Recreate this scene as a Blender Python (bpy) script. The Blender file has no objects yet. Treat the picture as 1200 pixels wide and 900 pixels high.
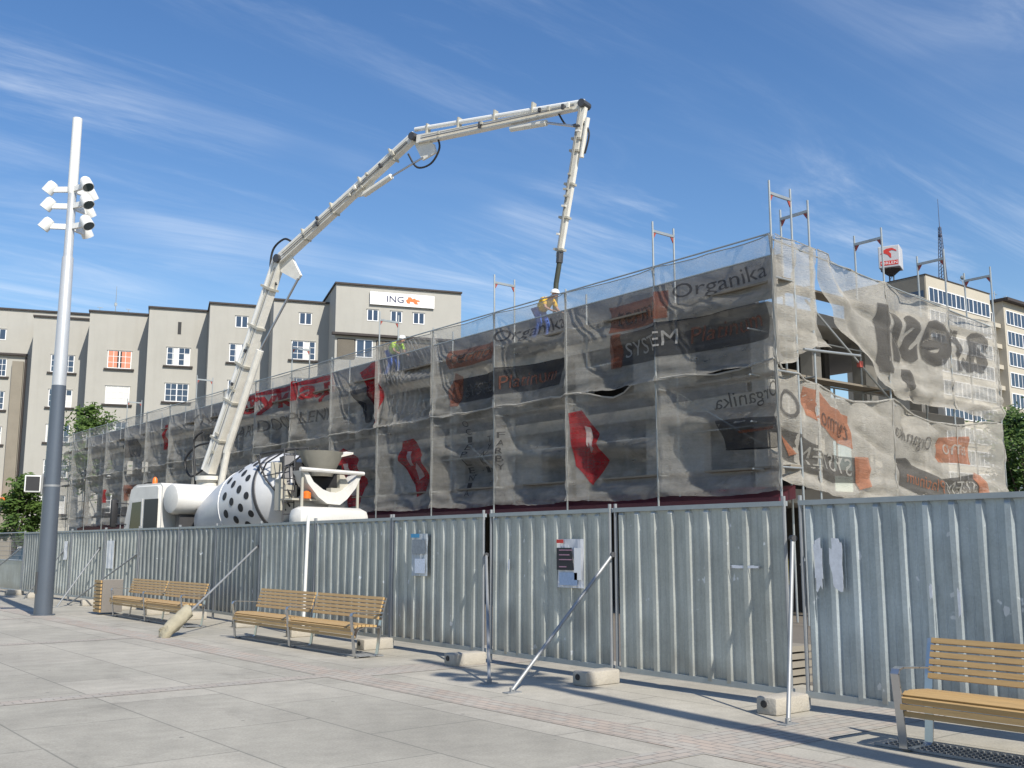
import bpy, bmesh, math, random
from mathutils import Vector, Matrix, noise
R = math.radians
random.seed(7)
S = bpy.context.scene
COL = S.collection

# ------------------------------------------------------------------ camera, sky, sun, exposure
# world axes: +Y runs along the fence away from the viewer, +X goes from the plaza towards the building site
cam_d = bpy.data.cameras.new('camera'); cam = bpy.data.objects.new('camera', cam_d); COL.objects.link(cam)
cam.location = (0, 0, 1.6); cam.rotation_euler = (R(99.0), 0, R(-38.6))
cam_d.sensor_width = 36; cam_d.lens = 36; cam_d.clip_end = 4000; cam_d.clip_start = 0.05
S.camera = cam

SUN_EL = 43.0
SUN = Vector((-0.122 * math.cos(R(SUN_EL)), -0.9925 * math.cos(R(SUN_EL)), math.sin(R(SUN_EL))))
w = bpy.data.worlds.new('World'); S.world = w; w.use_nodes = True
nt = w.node_tree; nt.nodes.clear()
def wn(t, **k):
    n = nt.nodes.new(t)
    for a, b in k.items(): setattr(n, a, b)
    return n
out = wn('ShaderNodeOutputWorld'); bg = wn('ShaderNodeBackground'); bg.inputs['Strength'].default_value = 0.108
sky = wn('ShaderNodeTexSky', sky_type='NISHITA', sun_disc=False, sun_elevation=R(SUN_EL), sun_rotation=R(187.0))
sky.altitude = 250; sky.air_density = 1.25; sky.dust_density = 0.35; sky.ozone_density = 2.6
tc = wn('ShaderNodeTexCoord')
sep = wn('ShaderNodeSeparateXYZ'); nt.links.new(tc.outputs['Generated'], sep.inputs[0])
def wm(op, a, b=None, c=None):
    n = wn('ShaderNodeMath', operation=op)
    for i, v in enumerate((a, b, c)):
        if v is None: continue
        if isinstance(v, (int, float)): n.inputs[i].default_value = v
        else: nt.links.new(v, n.inputs[i])
    return n.outputs[0]
zc = wm('MAXIMUM', wm('ADD', sep.outputs[2], 0.06), 0.05)
px_ = wm('DIVIDE', sep.outputs[0], zc); py_ = wm('DIVIDE', sep.outputs[1], zc)
cmb = wn('ShaderNodeCombineXYZ'); nt.links.new(px_, cmb.inputs[0]); nt.links.new(py_, cmb.inputs[1])
def cloud(rot, sc, det, dist, lo, hi, seed, rough=0.6, scale=1.0):
    mp = wn('ShaderNodeMapping'); mp.inputs['Rotation'].default_value = (0, 0, R(rot)); mp.inputs['Scale'].default_value = sc
    mp.inputs['Location'].default_value = (seed, seed * .37, seed * .11)
    nt.links.new(cmb.outputs[0], mp.inputs[0])
    no = wn('ShaderNodeTexNoise'); no.inputs['Scale'].default_value = scale; no.inputs['Detail'].default_value = det
    no.inputs['Roughness'].default_value = rough; no.inputs['Distortion'].default_value = dist
    nt.links.new(mp.outputs[0], no.inputs[0])
    mr = wn('ShaderNodeMapRange', interpolation_type='SMOOTHSTEP'); mr.inputs[1].default_value = lo; mr.inputs[2].default_value = hi
    nt.links.new(no.outputs[0], mr.inputs[0]); return mr.outputs[0]
c1 = cloud(12, (.42, 2.0, 1), 8, .8, .42, .80, 7.4, .66)
c2 = cloud(70, (.7, 2.6, 1), 8, 1.0, .50, .85, 11.0, .65)
c3 = cloud(0, (.45, .45, 1), 3, .5, .34, .66, 8.3)
cl = wm('MULTIPLY', wm('MAXIMUM', c1, wm('MULTIPLY', c2, .8)), c3)
cl = wm('MINIMUM', wm('MULTIPLY', cl, .72), .5)
mx = wn('ShaderNodeMixRGB'); mx.inputs[2].default_value = (7.2, 7.8, 8.6, 1)
hsv = wn('ShaderNodeHueSaturation'); hsv.inputs['Hue'].default_value = .508; hsv.inputs['Saturation'].default_value = 1.24; hsv.inputs['Value'].default_value = 1.06
nt.links.new(sky.outputs[0], hsv.inputs['Color'])
nt.links.new(cl, mx.inputs[0]); nt.links.new(hsv.outputs[0], mx.inputs[1])
nt.links.new(mx.outputs[0], bg.inputs[0]); nt.links.new(bg.outputs[0], out.inputs[0])

sd = bpy.data.lights.new('sun', 'SUN'); sd.energy = 4.9; sd.angle = R(.53); sd.color = (1, .94, .83)
so = bpy.data.objects.new('sun', sd); COL.objects.link(so); so.rotation_euler = SUN.to_track_quat('Z', 'Y').to_euler()
so.location = (0, -20, 40)
S.view_settings.view_transform = 'Standard'; S.view_settings.look = 'None'; S.view_settings.gamma = 1
S.view_settings.exposure = 0.28
S.render.engine = 'CYCLES'
S.cycles.transparent_max_bounces = 24
S.cycles.max_bounces = 8

# ------------------------------------------------------------------ materials
def mat(name, col, rough=.7, metal=0., var=.15, vs=3., bump=0., bs=30., spec=None, coords='Object', stretch=(1, 1, 1), var2=.06):
    m = bpy.data.materials.new(name); m.use_nodes = True
    t = m.node_tree; b = t.nodes['Principled BSDF']
    b.inputs['Roughness'].default_value = rough; b.inputs['Metallic'].default_value = metal
    if spec is not None: b.inputs['Specular IOR Level'].default_value = spec
    tcn = t.nodes.new('ShaderNodeTexCoord'); mp = t.nodes.new('ShaderNodeMapping'); mp.inputs['Scale'].default_value = stretch
    t.links.new(tcn.outputs[coords], mp.inputs[0])
    def nz(scale, det=5):
        n = t.nodes.new('ShaderNodeTexNoise'); n.inputs['Scale'].default_value = scale; n.inputs['Detail'].default_value = det
        n.inputs['Roughness'].default_value = .62
        t.links.new(mp.outputs[0], n.inputs[0]); return n.outputs[0]
    def mm(op, a, b_):
        n = t.nodes.new('ShaderNodeMath'); n.operation = op
        for i, v in enumerate((a, b_)):
            if isinstance(v, (int, float)): n.inputs[i].default_value = v
            else: t.links.new(v, n.inputs[i])
        return n.outputs[0]
    f = mm('ADD', mm('MULTIPLY', mm('SUBTRACT', nz(vs), .5), 2 * var), mm('MULTIPLY', mm('SUBTRACT', nz(vs * 9), .5), 2 * var2))
    f = mm('ADD', f, 1.0)
    mul = t.nodes.new('ShaderNodeVectorMath'); mul.operation = 'SCALE'
    mul.inputs[0].default_value = col[:3]; t.links.new(f, mul.inputs['Scale'])
    t.links.new(mul.outputs[0], b.inputs['Base Color'])
    if bump:
        bp = t.nodes.new('ShaderNodeBump'); bp.inputs['Strength'].default_value = bump; bp.inputs['Distance'].default_value = .02
        t.links.new(nz(bs), bp.inputs['Height']); t.links.new(bp.outputs[0], b.inputs['Normal'])
    return m

M = {}
M['white_paint'] = mat('white_paint', (.72, .72, .70), .35, var=.05, vs=2)
M['cream_paint'] = mat('cream_paint', (.70, .67, .60), .45, var=.22, vs=3.5, var2=.2)
M['truck_white'] = mat('truck_paint', (.62, .61, .58), .4, var=.16, vs=2.2, var2=.12)
M['black'] = mat('black_rubber', (.02, .02, .022), .6, var=.2)
M['dark_metal'] = mat('dark_metal', (.07, .07, .075), .5, .3, var=.3)
M['steel'] = mat('galvanised_tube', (.27, .28, .29), .5, .3, var=.25, vs=6)
M['tube'] = mat('scaffold_tube', (.36, .38, .38), .45, .5, var=.3, vs=3)
M['brushed'] = mat('brushed_steel', (.50, .51, .52), .28, .9, var=.12, vs=8)
M['wood_deck'] = mat('deck_boards', (.20, .17, .13), .8, var=.3, vs=2)
M['concrete'] = mat('concrete', (.38, .365, .335), .9, var=.22, vs=.9, bump=.3, bs=12)
M['concrete_block'] = mat('concrete_block', (.40, .37, .32), .95, var=.18, vs=6, bump=.5, bs=40)
M['inner'] = mat('inner_wall_shade', (.07, .065, .06), .95, var=.3, vs=1)  # wall colour darkened to hold the shade inside the openings
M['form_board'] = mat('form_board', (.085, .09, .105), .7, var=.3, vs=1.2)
M['maroon'] = mat('maroon_sheet', (.12, .022, .035), .5, var=.25, vs=2)
M['glass'] = mat('glass_dark', (.015, .03, .03), .10, .0, var=.3, vs=.5, spec=.5)
M['pane'] = mat('window_pane', (.045, .065, .10), .05, .25, var=.55, vs=.45, spec=1.0)
M['red'] = mat('red_plastic', (.32, .06, .045), .6)
M['orange'] = mat('orange_plastic', (.75, .16, .02), .4)
M['roof'] = mat('roof_edge', (.05, .042, .04), .8, var=.2)
M['trunk'] = mat('bark', (.08, .06, .045), .9, var=.3, vs=8, bump=.5)
M['skin'] = mat('skin', (.42, .24, .17), .55, var=.05)
M['yellow'] = mat('yellow_cloth', (.70, .42, .02), .85, var=.1)
M['blue_cloth'] = mat('blue_cloth', (.03, .10, .42), .85, var=.1)
M['hivis'] = mat('hivis_cloth', (.45, .70, .05), .8, var=.1)
M['helmet'] = mat('helmet_plastic', (.80, .80, .78), .3, var=.02)
M['lamp_dark'] = mat('lamp_base_paint', (.11, .13, .16), .38, .35, var=.08, vs=2)
M['lamp_light'] = mat('lamp_top_paint', (.50, .51, .52), .4, .3, var=.08, vs=2)
M['paper'] = mat('paper', (.62, .63, .66), .7, var=.12, vs=8)
M['print_black'] = mat('print_ink', (.012, .012, .02), .5, var=.3, vs=10)
M['print_blue'] = mat('print_blue', (.05, .10, .32), .5, var=.3, vs=10)
M['print_red'] = mat('print_red', (.55, .04, .03), .5, var=.2, vs=10)
M['grey_panel'] = mat('grey_panel', (.23, .21, .19), .5, .3, var=.15, vs=3)
M['sack'] = mat('plaster_sack', (.33, .30, .22), .95, var=.3, vs=7, bump=.8, bs=18)
M['beige'] = mat('beige_render', (.46, .42, .345), .9, var=.10, vs=.4)
M['tan'] = mat('tan_block', (.24, .215, .175), .9, var=.2, vs=.6)
M['sign_white'] = mat('sign_white', (.78, .78, .78), .5, var=.03)
M['navy'] = mat('navy_ink', (.01, .015, .08), .5, var=.05)
M['sign_orange'] = mat('sign_orange', (.75, .16, .03), .5, var=.05)
M['curtain'] = mat('curtain_white', (.62, .62, .60), .8, var=.12, vs=6)
M['blind'] = mat('blind_orange', (.70, .24, .15), .8, var=.1, vs=5)
M['drum'] = mat('drum_paint', (.60, .60, .60), .35, .0, var=.16, vs=2.0)
M['hopper'] = mat('hopper_metal', (.42, .40, .34), .65, .1, var=.2, vs=3)
M['cab_dark'] = mat('cab_dark_panel', (.018, .02, .025), .4, var=.1)
M['dirt'] = mat('site_dirt', (.15, .13, .105), .95, var=.3, vs=.7, bump=.6, bs=6)

# wood slats: varnished larch with grain along world Y
def wood_mat():
    m = mat('bench_wood', (.42, .275, .12), .55, var=.30, vs=5, stretch=(8, .6, 8), var2=.16); return m
M['wood'] = wood_mat()

def render_mat():
    # grey-beige render of the old office block: soot streaks, patches
    m = bpy.data.materials.new('old_render'); m.use_nodes = True; t = m.node_tree; b = t.nodes['Principled BSDF']
    b.inputs['Roughness'].default_value = .95
    tcn = t.nodes.new('ShaderNodeTexCoord')
    def n(scale, st, det=6):
        mp = t.nodes.new('ShaderNodeMapping'); mp.inputs['Scale'].default_value = st; t.links.new(tcn.outputs['Object'], mp.inputs[0])
        q = t.nodes.new('ShaderNodeTexNoise'); q.inputs['Scale'].default_value = scale; q.inputs['Detail'].default_value = det
        q.inputs['Roughness'].default_value = .65
        t.links.new(mp.outputs[0], q.inputs[0]); return q.outputs[0]
    a = n(.35, (1, 1, 1)); s_ = n(.55, (1.6, 1.6, .25)); d = n(6, (1, 1, 1))
    mx1 = t.nodes.new('ShaderNodeMixRGB'); mx1.inputs[1].default_value = (.345, .338, .312, 1); mx1.inputs[2].default_value = (.435, .425, .39, 1)
    t.links.new(a, mx1.inputs[0])
    r = t.nodes.new('ShaderNodeMapRange'); r.inputs[1].default_value = .50; r.inputs[2].default_value = .78; r.inputs[3].default_value = 0; r.inputs[4].default_value = .30
    t.links.new(s_, r.inputs[0])
    mx2 = t.nodes.new('ShaderNodeMixRGB'); mx2.inputs[2].default_value = (.235, .22, .19, 1); t.links.new(r.outputs[0], mx2.inputs[0]); t.links.new(mx1.outputs[0], mx2.inputs[1])
    r2 = t.nodes.new('ShaderNodeMapRange'); r2.inputs[3].default_value = .0; r2.inputs[4].default_value = .35; t.links.new(d, r2.inputs[0])
    mx3 = t.nodes.new('ShaderNodeMixRGB'); mx3.inputs[2].default_value = (.37, .35, .305, 1); t.links.new(r2.outputs[0], mx3.inputs[0]); t.links.new(mx2.outputs[0], mx3.inputs[1])
    t.links.new(mx3.outputs[0], b.inputs['Base Color']); return m
M['render'] = render_mat()

def sheet_mat(name, col):
    m = bpy.data.materials.new(name); m.use_nodes = True; t = m.node_tree; b = t.nodes['Principled BSDF']
    b.inputs['Metallic'].default_value = .45
    tcn = t.nodes.new('ShaderNodeTexCoord')
    def n(scale, st, det=5):
        mp = t.nodes.new('ShaderNodeMapping'); mp.inputs['Scale'].default_value = st; t.links.new(tcn.outputs['Object'], mp.inputs[0])
        q = t.nodes.new('ShaderNodeTexNoise'); q.inputs['Scale'].default_value = scale; q.inputs['Detail'].default_value = det
        q.inputs['Roughness'].default_value = .6
        t.links.new(mp.outputs[0], q.inputs[0]); return q.outputs[0]
    st = n(5, (1, 3.5, .25)); blot = n(1.6, (1, 1, 1)); vor = t.nodes.new('ShaderNodeTexVoronoi'); vor.inputs['Scale'].default_value = 55
    t.links.new(tcn.outputs['Object'], vor.inputs[0])
    ad = t.nodes.new('ShaderNodeMath'); ad.operation = 'MULTIPLY_ADD'; t.links.new(st, ad.inputs[0]); ad.inputs[1].default_value = .6; t.links.new(blot, ad.inputs[2])
    r = t.nodes.new('ShaderNodeMapRange'); r.inputs[1].default_value = .45; r.inputs[2].default_value = 1.15; r.inputs[3].default_value = .62; r.inputs[4].default_value = 1.28; t.links.new(ad.outputs[0], r.inputs[0])
    v2 = t.nodes.new('ShaderNodeMath'); v2.operation = 'MULTIPLY_ADD'; v2.inputs[1].default_value = .14
    rgbbw = t.nodes.new('ShaderNodeRGBToBW'); t.links.new(vor.outputs['Color'], rgbbw.inputs[0]); t.links.new(rgbbw.outputs[0], v2.inputs[0]); t.links.new(r.outputs[0], v2.inputs[2])
    sc = t.nodes.new('ShaderNodeVectorMath'); sc.operation = 'SCALE'; sc.inputs[0].default_value = col; t.links.new(v2.outputs[0], sc.inputs['Scale'])
    def thr(v, lo, hi):
        q = t.nodes.new('ShaderNodeMapRange'); q.inputs[1].default_value = lo; q.inputs[2].default_value = hi; t.links.new(v, q.inputs[0]); return q.outputs[0]
    oi = t.nodes.new('ShaderNodeNewGeometry')
    def nw(scale, st, det=3):
        mp = t.nodes.new('ShaderNodeMapping'); mp.inputs['Scale'].default_value = st; t.links.new(oi.outputs['Position'], mp.inputs[0])
        q = t.nodes.new('ShaderNodeTexNoise'); q.inputs['Scale'].default_value = scale; q.inputs['Detail'].default_value = det; t.links.new(mp.outputs[0], q.inputs[0]); return q.outputs[0]
    m1 = t.nodes.new('ShaderNodeMixRGB'); m1.inputs[2].default_value = (.62, .64, .66, 1); t.links.new(thr(nw(6.5, (1, 1, .8)), .70, .73), m1.inputs[0]); t.links.new(sc.outputs[0], m1.inputs[1])
    sx = t.nodes.new('ShaderNodeSeparateXYZ'); t.links.new(oi.outputs['Position'], sx.inputs[0])
    md = t.nodes.new('ShaderNodeMath'); md.operation = 'MULTIPLY_ADD'; md.inputs[1].default_value = .55; t.links.new(nw(3.0, (1, 1, 1), 5), md.inputs[0]); 
    iz = t.nodes.new('ShaderNodeMath'); iz.operation = 'MULTIPLY'; iz.inputs[1].default_value = -1.0; t.links.new(sx.outputs[2], iz.inputs[0]); t.links.new(iz.outputs[0], md.inputs[2])
    m2 = t.nodes.new('ShaderNodeMixRGB'); m2.inputs[2].default_value = (.20, .18, .15, 1)
    mf = t.nodes.new('ShaderNodeMath'); mf.operation = 'MULTIPLY'; mf.inputs[1].default_value = .55; t.links.new(thr(md.outputs[0], -.12, .18), mf.inputs[0]); t.links.new(mf.outputs[0], m2.inputs[0]); t.links.new(m1.outputs[0], m2.inputs[1])
    m3 = t.nodes.new('ShaderNodeMixRGB'); m3.inputs[2].default_value = (.16, .165, .17, 1)
    ms = t.nodes.new('ShaderNodeMath'); ms.operation = 'MULTIPLY'; ms.inputs[1].default_value = .45; t.links.new(thr(nw(1.1, (1, 1, .6), 6), .60, .72), ms.inputs[0]); t.links.new(ms.outputs[0], m3.inputs[0]); t.links.new(m2.outputs[0], m3.inputs[1])
    t.links.new(m3.outputs[0], b.inputs['Base Color'])
    rr = t.nodes.new('ShaderNodeMapRange'); rr.inputs[3].default_value = .34; rr.inputs[4].default_value = .56; t.links.new(blot, rr.inputs[0]); t.links.new(rr.outputs[0], b.inputs['Roughness'])
    bp = t.nodes.new('ShaderNodeBump'); bp.inputs['Strength'].default_value = .25; bp.inputs['Distance'].default_value = .01; t.links.new(n(2.2, (1, 1, .7), 2), bp.inputs['Height']); t.links.new(bp.outputs[0], b.inputs['Normal'])
    return m
M['sheet'] = sheet_mat('galvanised_sheet', (.38, .395, .375))
M['sheet_blue'] = sheet_mat('galvanised_sheet_bluish', (.37, .41, .425))
M['sheet_dark'] = sheet_mat('galvanised_sheet_dull', (.27, .285, .28))
M['rail'] = mat('fence_rail', (.33, .36, .37), .5, .45, var=.2, vs=4)

def net_mat(name, col, clear, streak=.16):
    # woven debris net: part see-through, part cloth that light shines through
    m = bpy.data.materials.new(name); m.use_nodes = True; t = m.node_tree; t.nodes.clear()
    o = t.nodes.new('ShaderNodeOutputMaterial'); mixs = t.nodes.new('ShaderNodeMixShader'); tr = t.nodes.new('ShaderNodeBsdfTransparent')
    d = t.nodes.new('ShaderNodeBsdfDiffuse'); tl = t.nodes.new('ShaderNodeBsdfTranslucent'); m2 = t.nodes.new('ShaderNodeMixShader'); m2.inputs[0].default_value = .38
    tcn = t.nodes.new('ShaderNodeTexCoord')
    def n(scale, st, det=6, rough=.65):
        mp = t.nodes.new('ShaderNodeMapping'); mp.inputs['Scale'].default_value = st; t.links.new(tcn.outputs['Object'], mp.inputs[0])
        q = t.nodes.new('ShaderNodeTexNoise'); q.inputs['Scale'].default_value = scale; q.inputs['Detail'].default_value = det; q.inputs['Roughness'].default_value = rough
        t.links.new(mp.outputs[0], q.inputs[0]); return q.outputs[0]
    a = n(1.0, (1, 1, 7)); c = n(4, (1, 1, 1)); e = n(16, (1, 1, 5), 3)
    ad = t.nodes.new('ShaderNodeMath'); ad.operation = 'MULTIPLY_ADD'; ad.inputs[1].default_value = .5; t.links.new(c, ad.inputs[0]); t.links.new(a, ad.inputs[2])
    r = t.nodes.new('ShaderNodeMapRange'); r.inputs[1].default_value = .45; r.inputs[2].default_value = 1.05; r.inputs[3].default_value = 1 - clear - streak; r.inputs[4].default_value = 1 - clear + streak
    t.links.new(ad.outputs[0], r.inputs[0]); t.links.new(r.outputs[0], mixs.inputs[0])
    vr = t.nodes.new('ShaderNodeMapRange'); vr.inputs[3].default_value = .8; vr.inputs[4].default_value = 1.15; t.links.new(c, vr.inputs[0])
    sc = t.nodes.new('ShaderNodeVectorMath'); sc.operation = 'SCALE'; sc.inputs[0].default_value = col; t.links.new(vr.outputs[0], sc.inputs['Scale'])
    t.links.new(sc.outputs[0], d.inputs[0]); t.links.new(sc.outputs[0], tl.inputs[0])
    bp = t.nodes.new('ShaderNodeBump'); bp.inputs['Strength'].default_value = .9; bp.inputs['Distance'].default_value = .05
    t.links.new(e, bp.inputs['Height']); t.links.new(bp.outputs[0], d.inputs['Normal']); t.links.new(bp.outputs[0], tl.inputs['Normal'])
    t.links.new(d.outputs[0], m2.inputs[1]); t.links.new(tl.outputs[0], m2.inputs[2])
    t.links.new(tr.outputs[0], mixs.inputs[1]); t.links.new(m2.outputs[0], mixs.inputs[2]); t.links.new(mixs.outputs[0], o.inputs[0])
    return m
M['net'] = net_mat('debris_net', (.66, .64, .59), .58, .10)
M['net_right'] = net_mat('debris_net_pale', (.74, .70, .62), .30, .10)
M['net_seam'] = net_mat('net_seam', (.66, .64, .59), .12, .1)
M['n_black'] = net_mat('net_print_black', (.04, .04, .05), .38, .12)
M['n_navy'] = net_mat('net_print_navy', (.022, .028, .045), .46, .14)
M['n_grey'] = net_mat('net_print_grey', (.17, .165, .16), .36, .12)
M['n_orange'] = net_mat('net_print_orange', (.36, .13, .08), .46, .16)
M['n_red'] = net_mat('net_print_red', (.46, .025, .035), .32, .18)
M['n_white'] = net_mat('net_print_white', (.66, .65, .62), .38, .14)
M['r_orange'] = net_mat('net_print_faded_orange', (.62, .27, .16), .34, .12)
M['r_grey'] = net_mat('net_print_faded_grey', (.15, .145, .14), .36, .10)
M['r_white'] = net_mat('net_print_faded_white', (.66, .64, .58), .30, .1)
M['mesh_wire'] = net_mat('wire_mesh', (.30, .32, .33), .72, .05)

# ------------------------------------------------------------------ helpers
def tag(o, label, cat, group=None):
    o['label'] = label; o['category'] = cat
    if group: o['group'] = group
    return o
def empty(name, label, cat, loc=(0, 0, 0), rz=0, group=None):
    o = bpy.data.objects.new(name, None); o.empty_display_size = .2; COL.objects.link(o); o.location = loc; o.rotation_euler = (0, 0, rz)
    return tag(o, label, cat, group)
class MB:
    def __init__(s): s.bm = bmesh.new()
    def box(s, x0, x1, y0, y1, z0, z1, bev=0):
        g = bmesh.ops.create_cube(s.bm, size=1); vs = g['verts']
        for v in vs: v.co = Vector(((x0 + x1) / 2 + v.co.x * (x1 - x0), (y0 + y1) / 2 + v.co.y * (y1 - y0), (z0 + z1) / 2 + v.co.z * (z1 - z0)))
        if bev: bmesh.ops.bevel(s.bm, geom=list({e for v in vs for e in v.link_edges}), offset=bev, segments=2, affect='EDGES', profile=.5)
        return s
    def tube(s, a, b, r, r2=None, seg=8):
        a, b = Vector(a), Vector(b); d = b - a; L = d.length
        if L < 1e-6: return s
        g = bmesh.ops.create_cone(s.bm, cap_ends=True, segments=seg, radius1=r, radius2=r if r2 is None else r2, depth=L)
        mtx = Matrix.Translation((a + b) / 2) @ d.to_track_quat('Z', 'Y').to_matrix().to_4x4()
        bmesh.ops.transform(s.bm, matrix=mtx, verts=g['verts']); return s
    def path(s, pts, r, seg=8):
        for i in range(len(pts) - 1): s.tube(pts[i], pts[i + 1], r, seg=seg)
        for p in pts[1:-1]: s.ball(p, r, 6)
        return s
    def ball(s, c, r, seg=8, sc=(1, 1, 1)):
        g = bmesh.ops.create_uvsphere(s.bm, u_segments=seg, v_segments=max(4, seg // 2 + 1), radius=r)
        for v in g['verts']: v.co = Vector((v.co.x * sc[0] + c[0], v.co.y * sc[1] + c[1], v.co.z * sc[2] + c[2]))
        return s
    def beam(s, a, b, w0, h0, w1=None, h1=None, up=(0, 0, 1)):
        # rectangular tapered bar from a to b; w across, h along 'up'
        a, b = Vector(a), Vector(b); d = (b - a).normalized(); w1 = w0 if w1 is None else w1; h1 = h0 if h1 is None else h1
        side = d.cross(Vector(up)).normalized(); u = side.cross(d).normalized()
        vs = []
        for p, w_, h_ in ((a, w0, h0), (b, w1, h1)):
            for i, j in ((-1, -1), (1, -1), (1, 1), (-1, 1)): vs.append(s.bm.verts.new(p + side * (i * w_ / 2) + u * (j * h_ / 2)))
        for f in ((3, 2, 1, 0), (4, 5, 6, 7), (0, 1, 5, 4), (1, 2, 6, 5), (2, 3, 7, 6), (3, 0, 4, 7)): s.bm.faces.new([vs[i] for i in f])
        return s
    def prism(s, pts, off):
        # polygon (3D points) extruded by vector off
        off = Vector(off); a = [s.bm.verts.new(Vector(p)) for p in pts]; b = [s.bm.verts.new(Vector(p) + off) for p in pts]
        n = len(pts); s.bm.faces.new(a); s.bm.faces.new(b[::-1])
        for i in range(n): s.bm.faces.new((a[i], b[i], b[(i + 1) % n], a[(i + 1) % n]))
        return s
    def lathe(s, prof, org, axis, seg=32):
        # prof: (distance along axis, radius)
        org = Vector(org); ax = Vector(axis).normalized(); q = ax.to_track_quat('Z', 'Y').to_matrix()
        rings = []
        for d, r in prof:
            rings.append([s.bm.verts.new(org + ax * d + q @ Vector((math.cos(i * 2 * math.pi / seg) * r, math.sin(i * 2 * math.pi / seg) * r, 0))) for i in range(seg)])
        for k in range(len(rings) - 1):
            for i in range(seg): s.bm.faces.new((rings[k][i], rings[k][(i + 1) % seg], rings[k + 1][(i + 1) % seg], rings[k + 1][i]))
        s.bm.faces.new(rings[0][::-1]); s.bm.faces.new(rings[-1]); return s
    def build(s, name, m, parent=None, smooth=False, rz=None):
        bmesh.ops.recalc_face_normals(s.bm, faces=s.bm.faces)
        me = bpy.data.meshes.new(name); s.bm.to_mesh(me); s.bm.free()
        me.materials.append(m)
        if smooth:
            for p in me.polygons: p.use_smooth = True
            me.set_sharp_from_angle(angle=R(38))
        o = bpy.data.objects.new(name, me); COL.objects.link(o)
        if parent: o.parent = parent
        return o
def B(*a, **k): return MB().box(*a, **k)
def copy_tree(o, parent=None):
    c = o.copy(); COL.objects.link(c)
    if parent: c.parent = parent
    for ch in list(o.children): copy_tree(ch, c)
    return c
def raw(name, verts, faces, m, parent=None, smooth=False):
    me = bpy.data.meshes.new(name); me.from_pydata(verts, [], faces); me.update(); me.materials.append(m)
    if smooth:
        for p in me.polygons: p.use_smooth = True
    o = bpy.data.objects.new(name, me); COL.objects.link(o)
    if parent: o.parent = parent
    return o
def structure(o): o['kind'] = 'structure'; return o

def text_mesh(s, offset=0.0, shear=0., space=1.0):
    # returns verts (2D, normalised so that height of the box and width are known) and faces
    cu = bpy.data.curves.new('lettering', 'FONT'); cu.body = s; cu.size = 1; cu.offset = offset; cu.shear = shear; cu.resolution_u = 3; cu.space_character = space
    ob = bpy.data.objects.new('lettering', cu); COL.objects.link(ob)
    dg = bpy.context.evaluated_depsgraph_get(); dg.update()
    me = bpy.data.meshes.new_from_object(ob.evaluated_get(dg)); bpy.data.objects.remove(ob)
    bm = bmesh.new(); bm.from_mesh(me); bpy.data.meshes.remove(me)
    return bm
def fit_text(s, bm_edit=.08, **k):
    bm = text_mesh(s, **k)
    xs = [v.co.x for v in bm.verts]; ys = [v.co.y for v in bm.verts]
    x0, x1, y0, y1 = min(xs), max(xs), min(ys), max(ys)
    for v in bm.verts: v.co.x = (v.co.x - x0) / (x1 - x0); v.co.y = (v.co.y - y0) / (y1 - y0)
    return bm
def flat_text(name, s, o, du, dv, m, parent, thick=.02, **k):
    # lettering on a rigid sign: o lower-left corner, du along the word (full width), dv up (full height)
    bm = fit_text(s, **k); o, du, dv = Vector(o), Vector(du), Vector(dv); n = du.cross(dv).normalized() * thick
    g = bmesh.ops.extrude_face_region(bm, geom=bm.faces[:]); top = {v for v in g['geom'] if isinstance(v, bmesh.types.BMVert)}
    for v in bm.verts:
        v.co = o + du * v.co.x + dv * v.co.y + (n if v in top else Vector())
    me = bpy.data.meshes.new(name); bm.to_mesh(me); bm.free(); me.materials.append(m)
    ob = bpy.data.objects.new(name, me); COL.objects.link(ob); ob.parent = parent; return ob

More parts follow.
